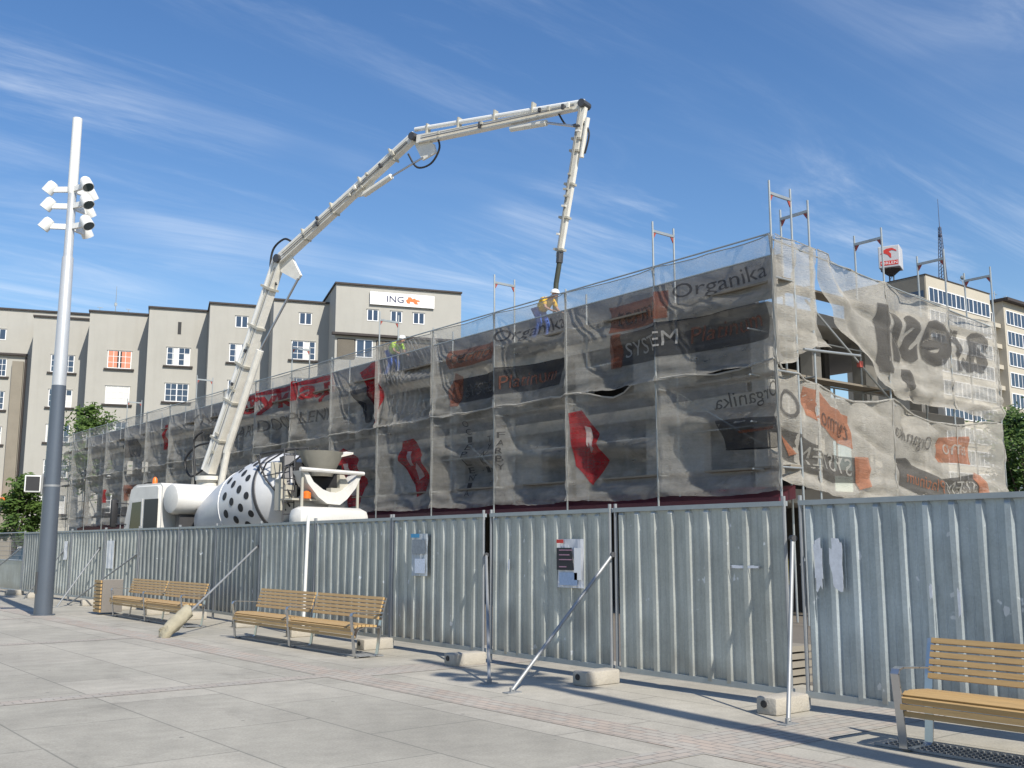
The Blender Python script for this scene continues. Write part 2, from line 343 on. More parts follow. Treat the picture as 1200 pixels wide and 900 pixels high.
# ------------------------------------------------------------------ ground
def paving_mat():
    m = bpy.data.materials.new('granite_paving'); m.use_nodes = True; t = m.node_tree; b = t.nodes['Principled BSDF']; b.inputs['Roughness'].default_value = .85
    tcn = t.nodes.new('ShaderNodeTexCoord')
    mp = t.nodes.new('ShaderNodeMapping'); mp.inputs['Rotation'].default_value = (0, 0, R(90)); mp.inputs['Location'].default_value = (.6, -.02, 0); t.links.new(tcn.outputs['Object'], mp.inputs[0])
    br = t.nodes.new('ShaderNodeTexBrick'); br.inputs['Scale'].default_value = 1; br.inputs['Brick Width'].default_value = 2.1; br.inputs['Row Height'].default_value = 1.19
    br.inputs['Mortar Size'].default_value = .011; br.inputs['Color1'].default_value = (.345, .325, .275, 1); br.inputs['Color2'].default_value = (.405, .378, .322, 1); br.inputs['Mortar'].default_value = (.22, .21, .18, 1)
    br.inputs['Mortar Smooth'].default_value = .4; br.offset = .5
    t.links.new(mp.outputs[0], br.inputs[0])
    def n(scale, st=(1, 1, 1), det=6):
        q = t.nodes.new('ShaderNodeTexNoise'); q.inputs['Scale'].default_value = scale; q.inputs['Detail'].default_value = det; q.inputs['Roughness'].default_value = .7
        m3 = t.nodes.new('ShaderNodeMapping'); m3.inputs['Scale'].default_value = st; t.links.new(tcn.outputs['Object'], m3.inputs[0]); t.links.new(m3.outputs[0], q.inputs[0]); return q.outputs[0]
    def mr(v, lo, hi, a, b_):
        r = t.nodes.new('ShaderNodeMapRange'); r.inputs[1].default_value = lo; r.inputs[2].default_value = hi; r.inputs[3].default_value = a; r.inputs[4].default_value = b_; t.links.new(v, r.inputs[0]); return r.outputs[0]
    def mul(a, b_):
        q = t.nodes.new('ShaderNodeMath'); q.operation = 'MULTIPLY'; t.links.new(a, q.inputs[0]); t.links.new(b_, q.inputs[1]); return q.outputs[0]
    f = mul(mul(mr(n(.45), .35, .7, .80, 1.12), mr(n(3.5), .3, .7, .88, 1.09)), mul(mr(n(45, det=4), .3, .7, .84, 1.16), mr(n(1.3, (1, .4, 1)), .58, .78, 1.0, .72)))
    sc = t.nodes.new('ShaderNodeVectorMath'); sc.operation = 'SCALE'; t.links.new(br.outputs[0], sc.inputs[0]); t.links.new(f, sc.inputs['Scale'])
    vo = t.nodes.new('ShaderNodeTexVoronoi'); vo.inputs['Scale'].default_value = 1.9; t.links.new(tcn.outputs['Object'], vo.inputs[0])
    m1 = t.nodes.new('ShaderNodeMixRGB'); m1.inputs[2].default_value = (.12, .115, .105, 1); t.links.new(mr(vo.outputs['Distance'], .035, .05, .7, 0), m1.inputs[0]); t.links.new(sc.outputs[0], m1.inputs[1])
    t.links.new(m1.outputs[0], b.inputs['Base Color'])
    bp = t.nodes.new('ShaderNodeBump'); bp.inputs['Strength'].default_value = .25; bp.inputs['Distance'].default_value = .01; t.links.new(n(80, det=3), bp.inputs['Height']); t.links.new(bp.outputs[0], b.inputs['Normal'])
    return m
def setts_mat(name, c1, c2, rot):
    m = bpy.data.materials.new(name); m.use_nodes = True; t = m.node_tree; b = t.nodes['Principled BSDF']; b.inputs['Roughness'].default_value = .9
    tcn = t.nodes.new('ShaderNodeTexCoord'); mp = t.nodes.new('ShaderNodeMapping'); mp.inputs['Rotation'].default_value = (0, 0, R(rot)); t.links.new(tcn.outputs['Object'], mp.inputs[0])
    br = t.nodes.new('ShaderNodeTexBrick'); br.inputs['Scale'].default_value = 1; br.inputs['Brick Width'].default_value = .2; br.inputs['Row Height'].default_value = .1
    br.inputs['Mortar Size'].default_value = .007; br.inputs['Color1'].default_value = c1; br.inputs['Color2'].default_value = c2; br.inputs['Mortar'].default_value = (.20, .185, .17, 1)
    t.links.new(mp.outputs[0], br.inputs[0])
    q = t.nodes.new('ShaderNodeTexNoise'); q.inputs['Scale'].default_value = 1.1; q.inputs['Detail'].default_value = 6; t.links.new(tcn.outputs['Object'], q.inputs[0])
    r = t.nodes.new('ShaderNodeMapRange'); r.inputs[3].default_value = .72; r.inputs[4].default_value = 1.25; t.links.new(q.outputs[0], r.inputs[0])
    sc = t.nodes.new('ShaderNodeVectorMath'); sc.operation = 'SCALE'; t.links.new(br.outputs[0], sc.inputs[0]); t.links.new(r.outputs[0], sc.inputs['Scale']); t.links.new(sc.outputs[0], b.inputs['Base Color'])
    bp = t.nodes.new('ShaderNodeBump'); bp.inputs['Strength'].default_value = .4; bp.inputs['Distance'].default_value = .01; t.links.new(br.outputs['Fac'], bp.inputs['Height']); bp.invert = True; t.links.new(bp.outputs[0], b.inputs['Normal'])
    return m
M['paving'] = paving_mat()
M['setts'] = setts_mat('brick_setts', (.39, .325, .27, 1), (.37, .345, .30, 1), 90)
M['setts_cross'] = setts_mat('brick_setts_cross', (.38, .33, .28, 1), (.36, .34, .30, 1), 0)
def plane(name, x0, x1, y0, y1, z, m): return structure(raw(name, [(x0, y0, z), (x1, y0, z), (x1, y1, z), (x0, y1, z)], [(0, 1, 2, 3)], m))
g_dirt = plane('ground', -1500, 1500, -1500, 1500, -.02, M['dirt'])
plane('paving', -60, 10.4, -40, 110, 0, M['paving'])
plane('brick_strip', 6.36, 6.84, -12, 95, .004, M['setts'])
for k, y in enumerate((-7.3, -.8, 5.72, 12.2 - .42, 18.7, 25.2, 31.7)):
    plane('brick_strip', -45, 6.358, y - .15, y + .15, .004, M['setts_cross'])
plane('brick_strip', 6.842, 9.6, 5.35, 6.15, .004, M['setts_cross'])
plane('brick_strip', 6.842, 9.6, 11.4, 12.1, .004, M['setts_cross'])

# ------------------------------------------------------------------ fence panels
def fence_panel(y0, y1, x0, x1, label, sheet='sheet', top=2.06, bottom=.13, pitch=.245, group='corrugated hoarding panels'):
    L = math.hypot(y1 - y0, x1 - x0); ang = math.atan2(x1 - x0, y1 - y0)
    t = empty('fence_panel', label, 'fence panel', (x0, y0, 0), -ang, group)
    # local frame: +Y along the panel, -X towards the plaza
    prof = []; n = int((L - .10) / pitch); p = (L - .10) / n; yy = .05
    for i in range(n):
        a = yy + i * p
        prof += [(0, a), (0, a + p * .20), (.004, a + p * .22), (.004, a + p * .26), (0, a + p * .28), (0, a + p * .56), (-.040, a + p * .66), (-.042, a + p * .86), (0, a + p * .93)]
    prof.append((0, yy + n * p))
    zs = [bottom + .03, bottom + .08, .6, 1.1, 1.6, top - .09, top - .03]
    V = []; F = []
    rnd = random.random() * 50
    for z in zs:
        k = 1.0 if z < top - .06 else .25
        for (dx, y) in prof:
            wob = .014 * noise.noise(Vector((y * .8 + rnd, z * .9, rnd))) + .004 * noise.noise(Vector((y * 5 + rnd, z * 3, rnd)))
            V.append((dx * k + wob, y, z))
    m_ = len(prof)
    for j in range(len(zs) - 1):
        for i in range(m_ - 1): F.append((j * m_ + i, j * m_ + i + 1, (j + 1) * m_ + i + 1, (j + 1) * m_ + i))
    raw('corrugated_sheet', V, F, M[sheet], t)
    B(-.045, .018, 0, L, top - .05, top).build('rail', M['rail'], t); B(-.045, .018, 0, L, bottom, bottom + .06).build('rail', M['rail'], t)
    for y in (.015, L - .015):
        MB().tube((-.025, y, .02), (-.025, y, top + .05), .02).build('post', M['steel'], t)
    return t
panels = [
 (1.10, 3.72, 8.95, 8.87, 'bluish corrugated panel behind the nearest bench, running off the right edge of the photo', 'sheet_blue'),
 (3.76, 6.36, 8.86, 8.83, 'bluish corrugated panel with two torn white paper scraps left of the nearest bench', 'sheet_blue'),
 (6.53, 9.06, 8.83, 8.86, 'corrugated panel with a long horizontal white scratch, without any poster', 'sheet'),
 (9.12, 11.60, 8.85, 8.90, 'corrugated panel carrying the black and white event poster', 'sheet'),
 (11.75, 14.28, 8.90, 8.96, 'corrugated panel carrying the faded blue and white poster, right of the slatted middle bench', 'sheet'),
 (14.34, 17.06, 8.97, 9.04, 'corrugated panel behind the right half of the middle bench', 'sheet'),
 (17.12, 19.75, 9.06, 9.22, 'corrugated panel behind the left end of the middle bench', 'sheet'),
 (19.80, 22.45, 9.24, 9.40, 'dull grey corrugated panel right behind the brace with the plaster sack', 'sheet_dark'),
 (22.50, 24.55, 9.42, 9.36, 'dull grey corrugated panel behind the backrest of the far bench', 'sheet_dark'),
 (24.60, 26.90, 9.36, 9.20, 'dull grey corrugated panel below the mixer cab', 'sheet_dark'),
 (26.96, 29.40, 9.20, 9.12, 'corrugated panel with the tall torn white poster above the litter bin', 'sheet'),
 (29.46, 32.35, 9.12, 9.05, 'corrugated panel between the lamp mast and the torn white poster, its brace leaning left', 'sheet'),
 (32.40, 34.90, 9.05, 9.00, 'corrugated panel just right of the lamp mast with a white paper strip', 'sheet'),
 (34.96, 37.40, 9.00, 8.95, 'dark corrugated panel seen left of the lamp mast, next to the mesh panels', 'sheet_dark'),
]
for p in panels: fence_panel(*p[:5], sheet=p[5])
# panels whose upper half is wire mesh, far left
def mesh_panel(y0, y1, x0, x1, label):
    L = math.hypot(y1 - y0, x1 - x0); t = empty('mesh_fence_panel', label, 'fence panel', (x0, y0, 0), -math.atan2(x1 - x0, y1 - y0), 'half mesh hoarding panels')
    raw('steel_sheet', [(0, .03, .15), (0, L - .03, .15), (0, L - .03, 1.12), (0, .03, 1.12)], [(0, 1, 2, 3)], M['sheet'], t)
    g = MB()
    n = 22
    for i in range(1, n): g.tube((0, L * i / n, 1.12), (0, L * i / n, 2.05), .005, seg=4)
    for i in range(1, 6): g.tube((0, .02, 1.12 + i * .16), (0, L - .02, 1.12 + i * .16), .005, seg=4)
    g.build('wire_mesh', M['steel'], t)
    f = MB()
    for z in (.13, 1.12, 2.06): f.tube((0, 0, z), (0, L, z), .02)
    f.build('frame', M['rail'], t)
    for y in (.0, L): MB().tube((-.02, y, .02), (-.02, y, 2.1), .022).build('post', M['steel'], t)
mesh_panel(37.5, 41.0, 8.95, 8.92, 'half mesh panel with brace shadow, the nearest one left of the dark corrugated panel')
mesh_panel(41.1, 44.6, 8.92, 8.9, 'half mesh panel at the very left edge of the photo')

# concrete feet under the joints
blk_pts = [(3.74, 8.66, 'behind the nearest bench'), (6.45, 8.52, 'holding the joint beside the near bench, brace foot in front'), (9.09, 8.50, 'right of the long leaning brace'),
           (11.68, 8.48, 'under the narrow gap left of the event poster'), (14.31, 8.64, 'beside the right leg of the middle bench'), (17.09, 8.80, 'below the middle of the middle bench'),
           (19.78, 8.95, 'between the two slatted benches'), (22.47, 8.9, 'below the far bench, near its right end'), (24.58, 8.85, 'below the left half of the far bench'),
           (26.93, 8.85, 'left of the litter bin'), (29.43, 8.8, 'right of the lamp mast, longer white one'), (34.93, 8.75, 'left of the lamp mast'), (37.45, 8.7, 'under the first mesh panel'), (41.05, 8.65, 'at the left edge of the photo')]
for k, (y, x, d) in enumerate(blk_pts):
    o = MB(); o.box(x - .25, x + .30, y - .12, y + .12, 0, .165, bev=.022)
    ob = o.build('concrete_block', M['concrete_block'], smooth=True)
    hole = MB().tube((x - .262, y + .02, .10), (x - .246, y + .02, .10), .035, seg=12).build('lifting_hole', M['black'], ob)
    tag(ob, 'rounded concrete fence foot ' + d, 'concrete block', 'concrete feet of the hoarding')

# braces
def brace(top, foot, label, plate=True, r=.021):
    t = empty('brace', label, 'brace', (foot[0], foot[1], 0), 0, 'tubular fence braces')
    tp = Vector(top) - Vector((foot[0], foot[1], 0))
    MB().tube((0, 0, .03), tp, r, seg=10).build('tube', M['steel'], t)
    if plate:
        p = MB().box(-.10, .10, -.05, .05, 0, .012).box(-.03, .03, -.012, .012, .012, .06); p.build('foot_plate', M['steel'], t)
    MB().tube(tp + Vector((-.02, -.04, 0)), tp + Vector((.03, .04, .0)), .032, seg=8).build('clamp', M['dark_metal'], t)
    return t
brace((8.82, 9.09, 1.50), (7.30, 9.14), 'long grey brace leaning left below the event poster')
brace((8.86, 11.68, 1.48), (7.56, 9.90), 'thin brace in front of the narrow dark gap between panels')
brace((8.80, 6.45, 1.68), (7.98, 5.98), 'white steep brace standing left of the nearest bench')
bs = brace((9.20, 19.9, 1.60), (6.80, 18.35), 'brace between the two slatted benches with its foot wrapped in a plaster sack')
brace((9.20, 26.92, 1.45), (8.35, 29.9), 'flat leaning brace that ends above the litter bin')
brace((9.10, 29.9, 1.55), (7.85, 29.1), 'pale brace just right of the lamp mast, crossing the next brace')
brace((9.05, 33.0, 1.56), (8.25, 34.2), 'brace whose middle is hidden behind the lamp mast')
brace((8.92, 37.6, 1.58), (7.9, 40.6), 'brace in front of the mesh panels at the left edge')
t = empty('brace', 'upright white tube behind the middle bench backrest', 'brace', (8.84, 17.1, 0), 0, 'tubular fence braces')
MB().tube((0, 0, .02), (.05, .02, 2.16), .03, seg=10).build('tube', M['white_paint'], t)
MB().box(-.05, .05, -.05, .05, 0, .012).build('foot_plate', M['steel'], t)
# sack around the foot of the brace
a = Vector((6.78, 18.34, .08)); d = (Vector((9.20, 19.9, 1.60)) - a).normalized(); sk = MB()
sk.lathe([(-.08, .07), (0, .12), (.15, .115), (.3, .135), (.42, .11), (.5, .13), (.62, .12), (.72, .13), (.80, .09), (.82, .05)], a, d, 18)
for v in sk.bm.verts: v.co += Vector((.10, .10, .06)) * noise.noise(v.co * 6.0) + Vector((.04, .04, .04)) * noise.noise(v.co * 17.0)
o = sk.build('plaster_sack', M['sack'], smooth=True); tag(o, 'torn cream plaster sack wrapped round the foot of a brace', 'sack')

# ------------------------------------------------------------------ benches
def seat_slats(mb, y0, y1):
    pts = [(.050, .295, 80), (.022, .350, 88), (.030, .403, 105), (.075, .442, 30), (.140, .452, 8), (.205, .452, 0), (.270, .449, -3), (.335, .445, -3), (.400, .441, -3)]
    for d, z, a in pts:
        up = (-math.sin(R(a)), 0, math.cos(R(a)))
        mb.beam((d, y0, z), (d, y1, z), .042 if z < .43 else .054, .030, up=up)
def back_slats(mb, y0, y1):
    for i in range(6):
        k = i / 5; d = .455 + .085 * k; z = .555 + .275 * k
        mb.beam((d, y0, z), (d, y1, z), .028, .042, up=(.3, 0, .95))
def arm_frame(parent, y, name='arm_frame', arm=True):
    g = MB(); w_ = .07; up = (0, 1, 0)
    def bar(pts, th=.012):
        for a_, b_ in zip(pts[:-1], pts[1:]):
            a_ = Vector((a_[0], y, a_[1])); b_ = Vector((b_[0], y, b_[1])); dd = (b_ - a_).normalized() * .004
            g.beam(a_ - dd, b_ + dd, th, w_, up=up)
    if arm: bar([(.30, .012), (.09, .012), (.06, .03), (.035, .25), (.005, .50), (-.01, .60), (.01, .635), (.06, .645), (.30, .630), (.50, .615)])
    bar([(.12, .012), (.40, .012), (.435, .03), (.46, .20), (.475, .42), (.50, .56), (.575, .84)], .014)
    bar([(.06, .285), (.10, .40), (.20, .425), (.47, .415)], .012)
    return g.build(name, M['brushed'], parent)
def bench(y0, y1, x, label, arms, split=None):
    t = empty('bench', label, 'bench', (x, y0, 0), 0, 'slatted benches along the hoarding'); L = y1 - y0
    s = MB(); secs = [(0, L)] if split is None else [(0, split - .02), (split + .02, L)]
    for a_, b_ in secs: seat_slats(s, a_ + .03, b_ - .03)
    s.build('seat', M['wood'], t)
    for a_, b_ in secs:
        b2 = MB(); back_slats(b2, a_ + .03, b_ - .03); b2.build('backrest', M['wood'], t)
    for q in arms: arm_frame(t, q)
    return t
bench(2.50, 4.66, 7.60, 'nearest slatted wooden bench at the lower right corner', [2.15, .05])
bench(13.28, 17.50, 7.65, 'long middle slatted bench with three steel arm frames and two backrests', [.03, 2.08, 4.18], split=2.10)
bench(20.25, 24.75, 7.80, 'far slatted bench beside the litter bin', [.03, 2.2, 4.3], split=2.2)
def grate(x0, x1, y0, y1, label):
    t = empty('floor_grate', label, 'grate', ((x0 + x1) / 2, y0, 0), 0, 'steel grates under the benches'); w2 = (x1 - x0) / 2
    f = MB()
    for q in ((-w2, -w2 + .02), (w2 - .02, w2)): f.box(q[0], q[1], 0, y1 - y0, .004, .022)
    f.build('frame', M['steel'], t)
    g = MB(); n = int((y1 - y0) / .055)
    for i in range(n): g.box(-w2 + .02, w2 - .02, i * .055, i * .055 + .014, .006, .020)
    g.build('bars', M['steel'], t)
    MB().box(-w2 + .02, w2 - .02, 0, y1 - y0, .0005, .003).build('pit', M['dark_metal'], t)
grate(7.72, 8.12, 2.3, 4.95, 'steel bar grate in the paving under the nearest bench')
grate(7.80, 8.2, 13.3, 17.7, 'steel bar grate under the middle bench')
grate(7.95, 8.35, 20.3, 25.0, 'steel bar grate under the far bench')
t = empty('litter_bin', 'slatted wooden litter bin with grey metal side at the end of the far bench', 'litter bin', (8.05, 25.55, 0))
s = MB()
for i in range(9): s.box(-.27, -.235, -.22, .26, .06 + i * .085, .12 + i * .085)
s.build('slat_side', M['wood'], t)
MB().box(-.23, .25, -.25, -.225, .05, .82, bev=.01).build('metal_side', M['grey_panel'], t)
MB().box(-.23, .25, -.222, .26, .05, .80).build('bin_body', M['grey_panel'], t)
MB().box(-.03, .03, -.262, -.252, .5, .56).build('lock_plate', M['brushed'], t)

# ------------------------------------------------------------------ posters on the hoarding
def poster_base(name, label, x, y0, y1, z0, z1, m, rz=0):
    t = empty(name, label, 'poster', (x, y0, z0), rz)
    W, Hh = y1 - y0, z1 - z0; V = []; F = []; n = 10
    for j in range(n + 1):
        for i in range(n + 1):
            V.append((-.006 * math.sin(i / n * 6.3 * 2) - .01 * noise.noise(Vector((i * .5, j * .4, x + y0))), W * i / n, Hh * j / n))
    for j in range(n):
        for i in range(n): F.append((j * (n + 1) + i, j * (n + 1) + i + 1, (j + 1) * (n + 1) + i + 1, (j + 1) * (n + 1) + i))
    raw('paper', V, F, m, t); return t, W, Hh
def patch(t, name, y0, y1, z0, z1, m, d=.018, skew=0):
    return MB().prism([(-d, y0, z0), (-d, y1, z0), (-d, y1, z1), (-d, y0 + skew, z1)], (-.0015, 0, 0)).build(name, m, t)
t, W, Hh = poster_base('poster', 'black and white event poster with a blue lower part', 8.81, 9.60, 10.09, 1.08, 1.69, M['paper'])
patch(t, 'black_picture', .16, W, .22, .50, M['print_black'], .020, .04)
patch(t, 'white_strip', .02, .155, .10, .50, M['sign_white'], .020)
patch(t, 'blue_text_block', .10, .44, .03, .19, mat('pale_blue_ink', (.25, .34, .50), .6, var=.3, vs=30), .020)
patch(t, 'red_corner', .36, W, .56, .605, M['print_red'], .020)
for z, q in ((.465, .19), (.405, .24), (.345, .20), (.255, .30)):
    patch(t, 'text_line', q, W - .05, z, z + .012, mat('pink_ink', (.40, .22, .30), .6, var=.6, vs=60), .0235)
t, W, Hh = poster_base('poster', 'faded narrow poster with blue top on the panel right of the middle bench', 8.86, 13.16, 13.60, 1.15, 1.79, mat('faded_paper', (.45, .49, .52), .7, var=.3, vs=9))
patch(t, 'blue_header', .20, .44, .58, .64, mat('sky_ink', (.06, .28, .50), .6), .02)
patch(t, 'grey_picture', .03, .40, .33, .55, mat('grey_ink', (.22, .25, .28), .6, var=.5, vs=25), .02)
patch(t, 'text_block', .04, .32, .04, .26, mat('white_ink', (.60, .66, .76), .6, var=.4, vs=40), .02)
poster_base('poster', 'tall torn white poster high on the panel above the litter bin', 9.09, 28.65, 29.25, 1.0, 1.75, M['sign_white'])
poster_base('poster', 'narrow white paper strip just right of the lamp mast', 8.98, 32.6, 32.95, 1.2, 1.75, M['sign_white'])
def scrap(label, x, yc, zc, w_, h_, seed):
    random.seed(seed); pts = []
    n = 22
    for i in range(n):
        a_ = i / n * 2 * math.pi; r_ = .72 + .38 * random.random()
        pts.append((x, yc + math.copysign(abs(math.cos(a_)) ** .45, math.cos(a_)) * w_ / 2 * r_, zc + math.copysign(abs(math.sin(a_)) ** .45, math.sin(a_)) * h_ / 2 * r_))
    o = MB().prism(pts, (-.002, 0, 0)).build('paper_scrap', mat('torn_paper', (.62, .64, .68), .8, var=.3, vs=20)); tag(o, label, 'paper scrap', 'torn poster remains'); return o
scrap('narrow torn white paper scrap, left one of the pair on the bluish panel', 8.775, 6.14, 1.43, .10, .52, 1)
scrap('wider torn white paper scrap, right one of the pair on the bluish panel', 8.775, 5.93, 1.43, .15, .50, 2)
scrap('long thin white paper remnant on the long-scratch panel', 8.795, 7.08, 1.385, .40, .035, 3)
scrap('small white fleck on the panel left of the event poster', 8.845, 11.15, 1.35, .05, .14, 4)
scrap('short white drip on the bluish panel above the nearest bench, right one', 8.79, 4.72, 1.10, .03, .26, 5)
scrap('short white drip on the bluish panel above the nearest bench, left one', 8.79, 4.98, 1.20, .03, .14, 6)
random.seed(21)

# ------------------------------------------------------------------ unfinished building behind the nets
bx = empty('unfinished_building', 'unfinished concrete building behind scaffold nets with dark openings', 'building', (18.6, 14.2, 0))
def bpart(name, m, *boxes):
    g = MB()
    for b_ in boxes: g.box(*b_)
    return g.build(name, m, bx)
BL, BD = 49.0, 8.1
bpart('floor_slab', M['concrete'], (-.25, BD, -.35, BL, 2.55, 2.85))
bpart('floor_slab', M['concrete'], (-.25, BD, -.35, BL, 4.72, 5.02))
bpart('roof_slab', M['concrete'], (-.25, BD, -.35, BL, 6.72, 7.0))
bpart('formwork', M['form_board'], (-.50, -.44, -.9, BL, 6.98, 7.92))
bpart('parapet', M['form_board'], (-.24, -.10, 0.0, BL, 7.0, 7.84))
for k in range(17):
    y = k * 3.0 + .1
    for x in (.15, 4.2, 7.6):
        if x > 1 and k % 2: continue
        bpart('column', M['concrete'], (x, x + .35, y, y + .38, 0, 2.55), (x, x + .35, y, y + .38, 2.85, 4.72), (x, x + .35, y, y + .38, 5.02, 6.72))
for k in range(3):
    x = 2.0 + k * 2.4
    bpart('column', M['concrete'], (x, x + .35, .12, .46, 2.85, 4.72), (x, x + .35, .12, .46, 5.02, 6.72), (x, x + .35, .12, .46, 0, 2.55))
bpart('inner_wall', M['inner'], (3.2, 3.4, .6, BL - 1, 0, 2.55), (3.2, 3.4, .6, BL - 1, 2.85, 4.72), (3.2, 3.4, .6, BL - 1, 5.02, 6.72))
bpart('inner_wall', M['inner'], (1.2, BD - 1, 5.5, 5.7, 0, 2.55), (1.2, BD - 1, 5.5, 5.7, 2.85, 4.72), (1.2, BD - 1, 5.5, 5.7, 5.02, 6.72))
for k in range(8):
    y = 2.0 + k * 6.0
    bpart('infill_wall', M['concrete'], (.2, .45, y, y + 1.9, 2.86, 4.71), (.2, .45, y + .4, y + 2.3, 5.03, 6.71))
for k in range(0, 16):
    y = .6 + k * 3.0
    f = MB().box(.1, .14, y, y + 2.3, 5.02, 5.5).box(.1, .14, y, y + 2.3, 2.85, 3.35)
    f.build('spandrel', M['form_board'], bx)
can = MB(); can.prism([(17.75, 13.3, 2.62), (18.32, 13.3, 2.88), (18.32, 13.3, 2.60), (17.75, 13.3, 2.50)], (0, 49.5, 0))
o = can.build('maroon_canopy', M['maroon']); tag(o, 'long maroon sheet metal canopy below the nets', 'canopy')

# ------------------------------------------------------------------ scaffold
YS = [12.90, 16.30, 19.43, 22.47, 25.53, 28.70, 31.90] + [31.90 + 3.12 * k for k in range(1, 12)]
XS = [18.65, 21.55, 24.40, 26.80]
sc = empty('scaffolding', 'tubular frame scaffold around the unfinished building, nets hung on it', 'scaffolding', (17.3, 12.9, 0))
OX, OY = 17.3, 12.9
def gusset(g, a_, b_, dz):
    a_, b_ = Vector(a_), Vector(b_); g.beam(a_, b_, .02, .05)
def frame_L(y, top, ext):
    g = MB(); yy = y - OY
    g.tube((0, yy, 0), (0, yy, top), .024); g.tube((.73, yy, 0), (.73, yy, top - .03), .024)
    for z in (3.2, 5.2, 7.2): g.tube((0, yy, z), (.73, yy, z), .022)
    if ext:
        g.beam((0, yy, 9.02), (.73, yy, 9.02), .05, .06)
    o = g.build('frame', M['tube'], sc)
    if ext:
        MB().prism([(.03, yy - .012, 8.98), (.11, yy - .012, 8.98), (.03, yy - .012, 8.85)], (0, .024, 0)).build('gusset', M['red'], o); MB().prism([(.70, yy - .012, 8.98), (.62, yy - .012, 8.98), (.70, yy - .012, 8.85)], (0, .024, 0)).build('gusset', M['red'], o)
def frame_R(x, top, ext):
    g = MB(); xx = x - OX
    g.tube((xx, 0, 0), (xx, 0, top), .024); g.tube((xx, .73, 0), (xx, .73, top - .03), .024)
    for z in (3.2, 5.2, 7.2): g.tube((xx, 0, z), (xx, .73, z), .022)
    if ext: g.beam((xx, 0, top - .25), (xx, .73, top - .25), .05, .06)
    o = g.build('frame', M['tube'], sc)
    if ext:
        t0 = top - .29; MB().prism([(xx - .012, .03, t0), (xx - .012, .12, t0), (xx - .012, .03, t0 - .13)], (.024, 0, 0)).build('gusset', M['red'], o); MB().prism([(xx - .012, .70, t0), (xx - .012, .61, t0), (xx - .012, .70, t0 - .13)], (.024, 0, 0)).build('gusset', M['red'], o)
ext_set = {0: 9.3, 1: 9.25, 3: 9.25, 5: 9.3, 7: 9.2, 10: 9.2, 13: 9.2}
for k, y in enumerate(YS): frame_L(y, ext_set.get(k, 8.22), k in ext_set)
for x, tp in zip(XS, (9.15, 9.1, 9.1, 9.05)): frame_R(x, tp, True)
def long_rail(name, z, m=M['tube'], x=0., inner=False, r=.02):
    g = MB(); g.tube((x, 0, z), (x, YS[-1] - OY, z), r, seg=6); g.build(name, m, sc)
for z in (8.14, 7.66): long_rail('guard_rail', z, x=.0)
for z in (4.2, 6.2): long_rail('guard_rail', z, x=.70)
for z in (3.2, 5.2, 7.2): long_rail('ledger', z, x=.73)
g = MB().tube((0, .05, 8.04), (XS[-1] - OX, .05, 7.38), .02, seg=6); g.build('guard_rail', M['tube'], sc)
for z in (3.2, 4.2, 6.2, 5.2): MB().tube((0, .70, z), (XS[-1] - OX, .70, z), .02, seg=6).build('guard_rail', M['tube'], sc)
for z in (3.22, 5.22, 7.20):
    MB().box(.34, .70, 0, YS[-1] - OY, z, z + .045).build('deck', M['wood_deck'], sc)
    MB().box(.75, XS[-1] - OX, .25, .68, z, z + .045).build('deck', M['wood_deck'], sc)
for a_, b_ in (((1.25, .1, 6.9), (4.6, .1, 4.85)), ((4.2, .7, 3.2), (1.5, .7, 1.2))):
    MB().tube(a_, b_, .024).build('diagonal_brace', M['tube'], sc)
MB().box(3.15, 3.28, .06, .14, 5.62, 5.76).build('coupler', M['red'], sc)
MB().tube((.9, -.05, 5.74), (3.0, -.05, 5.84), .03).build('loose_tube', M['tube'], sc)
for x in (1.9, 3.1, 4.6): MB().tube((x, .73, 3.2), (x, .73, 5.2), .022).build('standard', M['tube'], sc)
for k in range(0, len(YS) - 1, 3):
    MB().tube((.70, YS[k] - OY, 3.2), (.70, YS[k + 1] - OY, 5.2), .018, seg=6).build('diagonal_brace', M['tube'], sc)

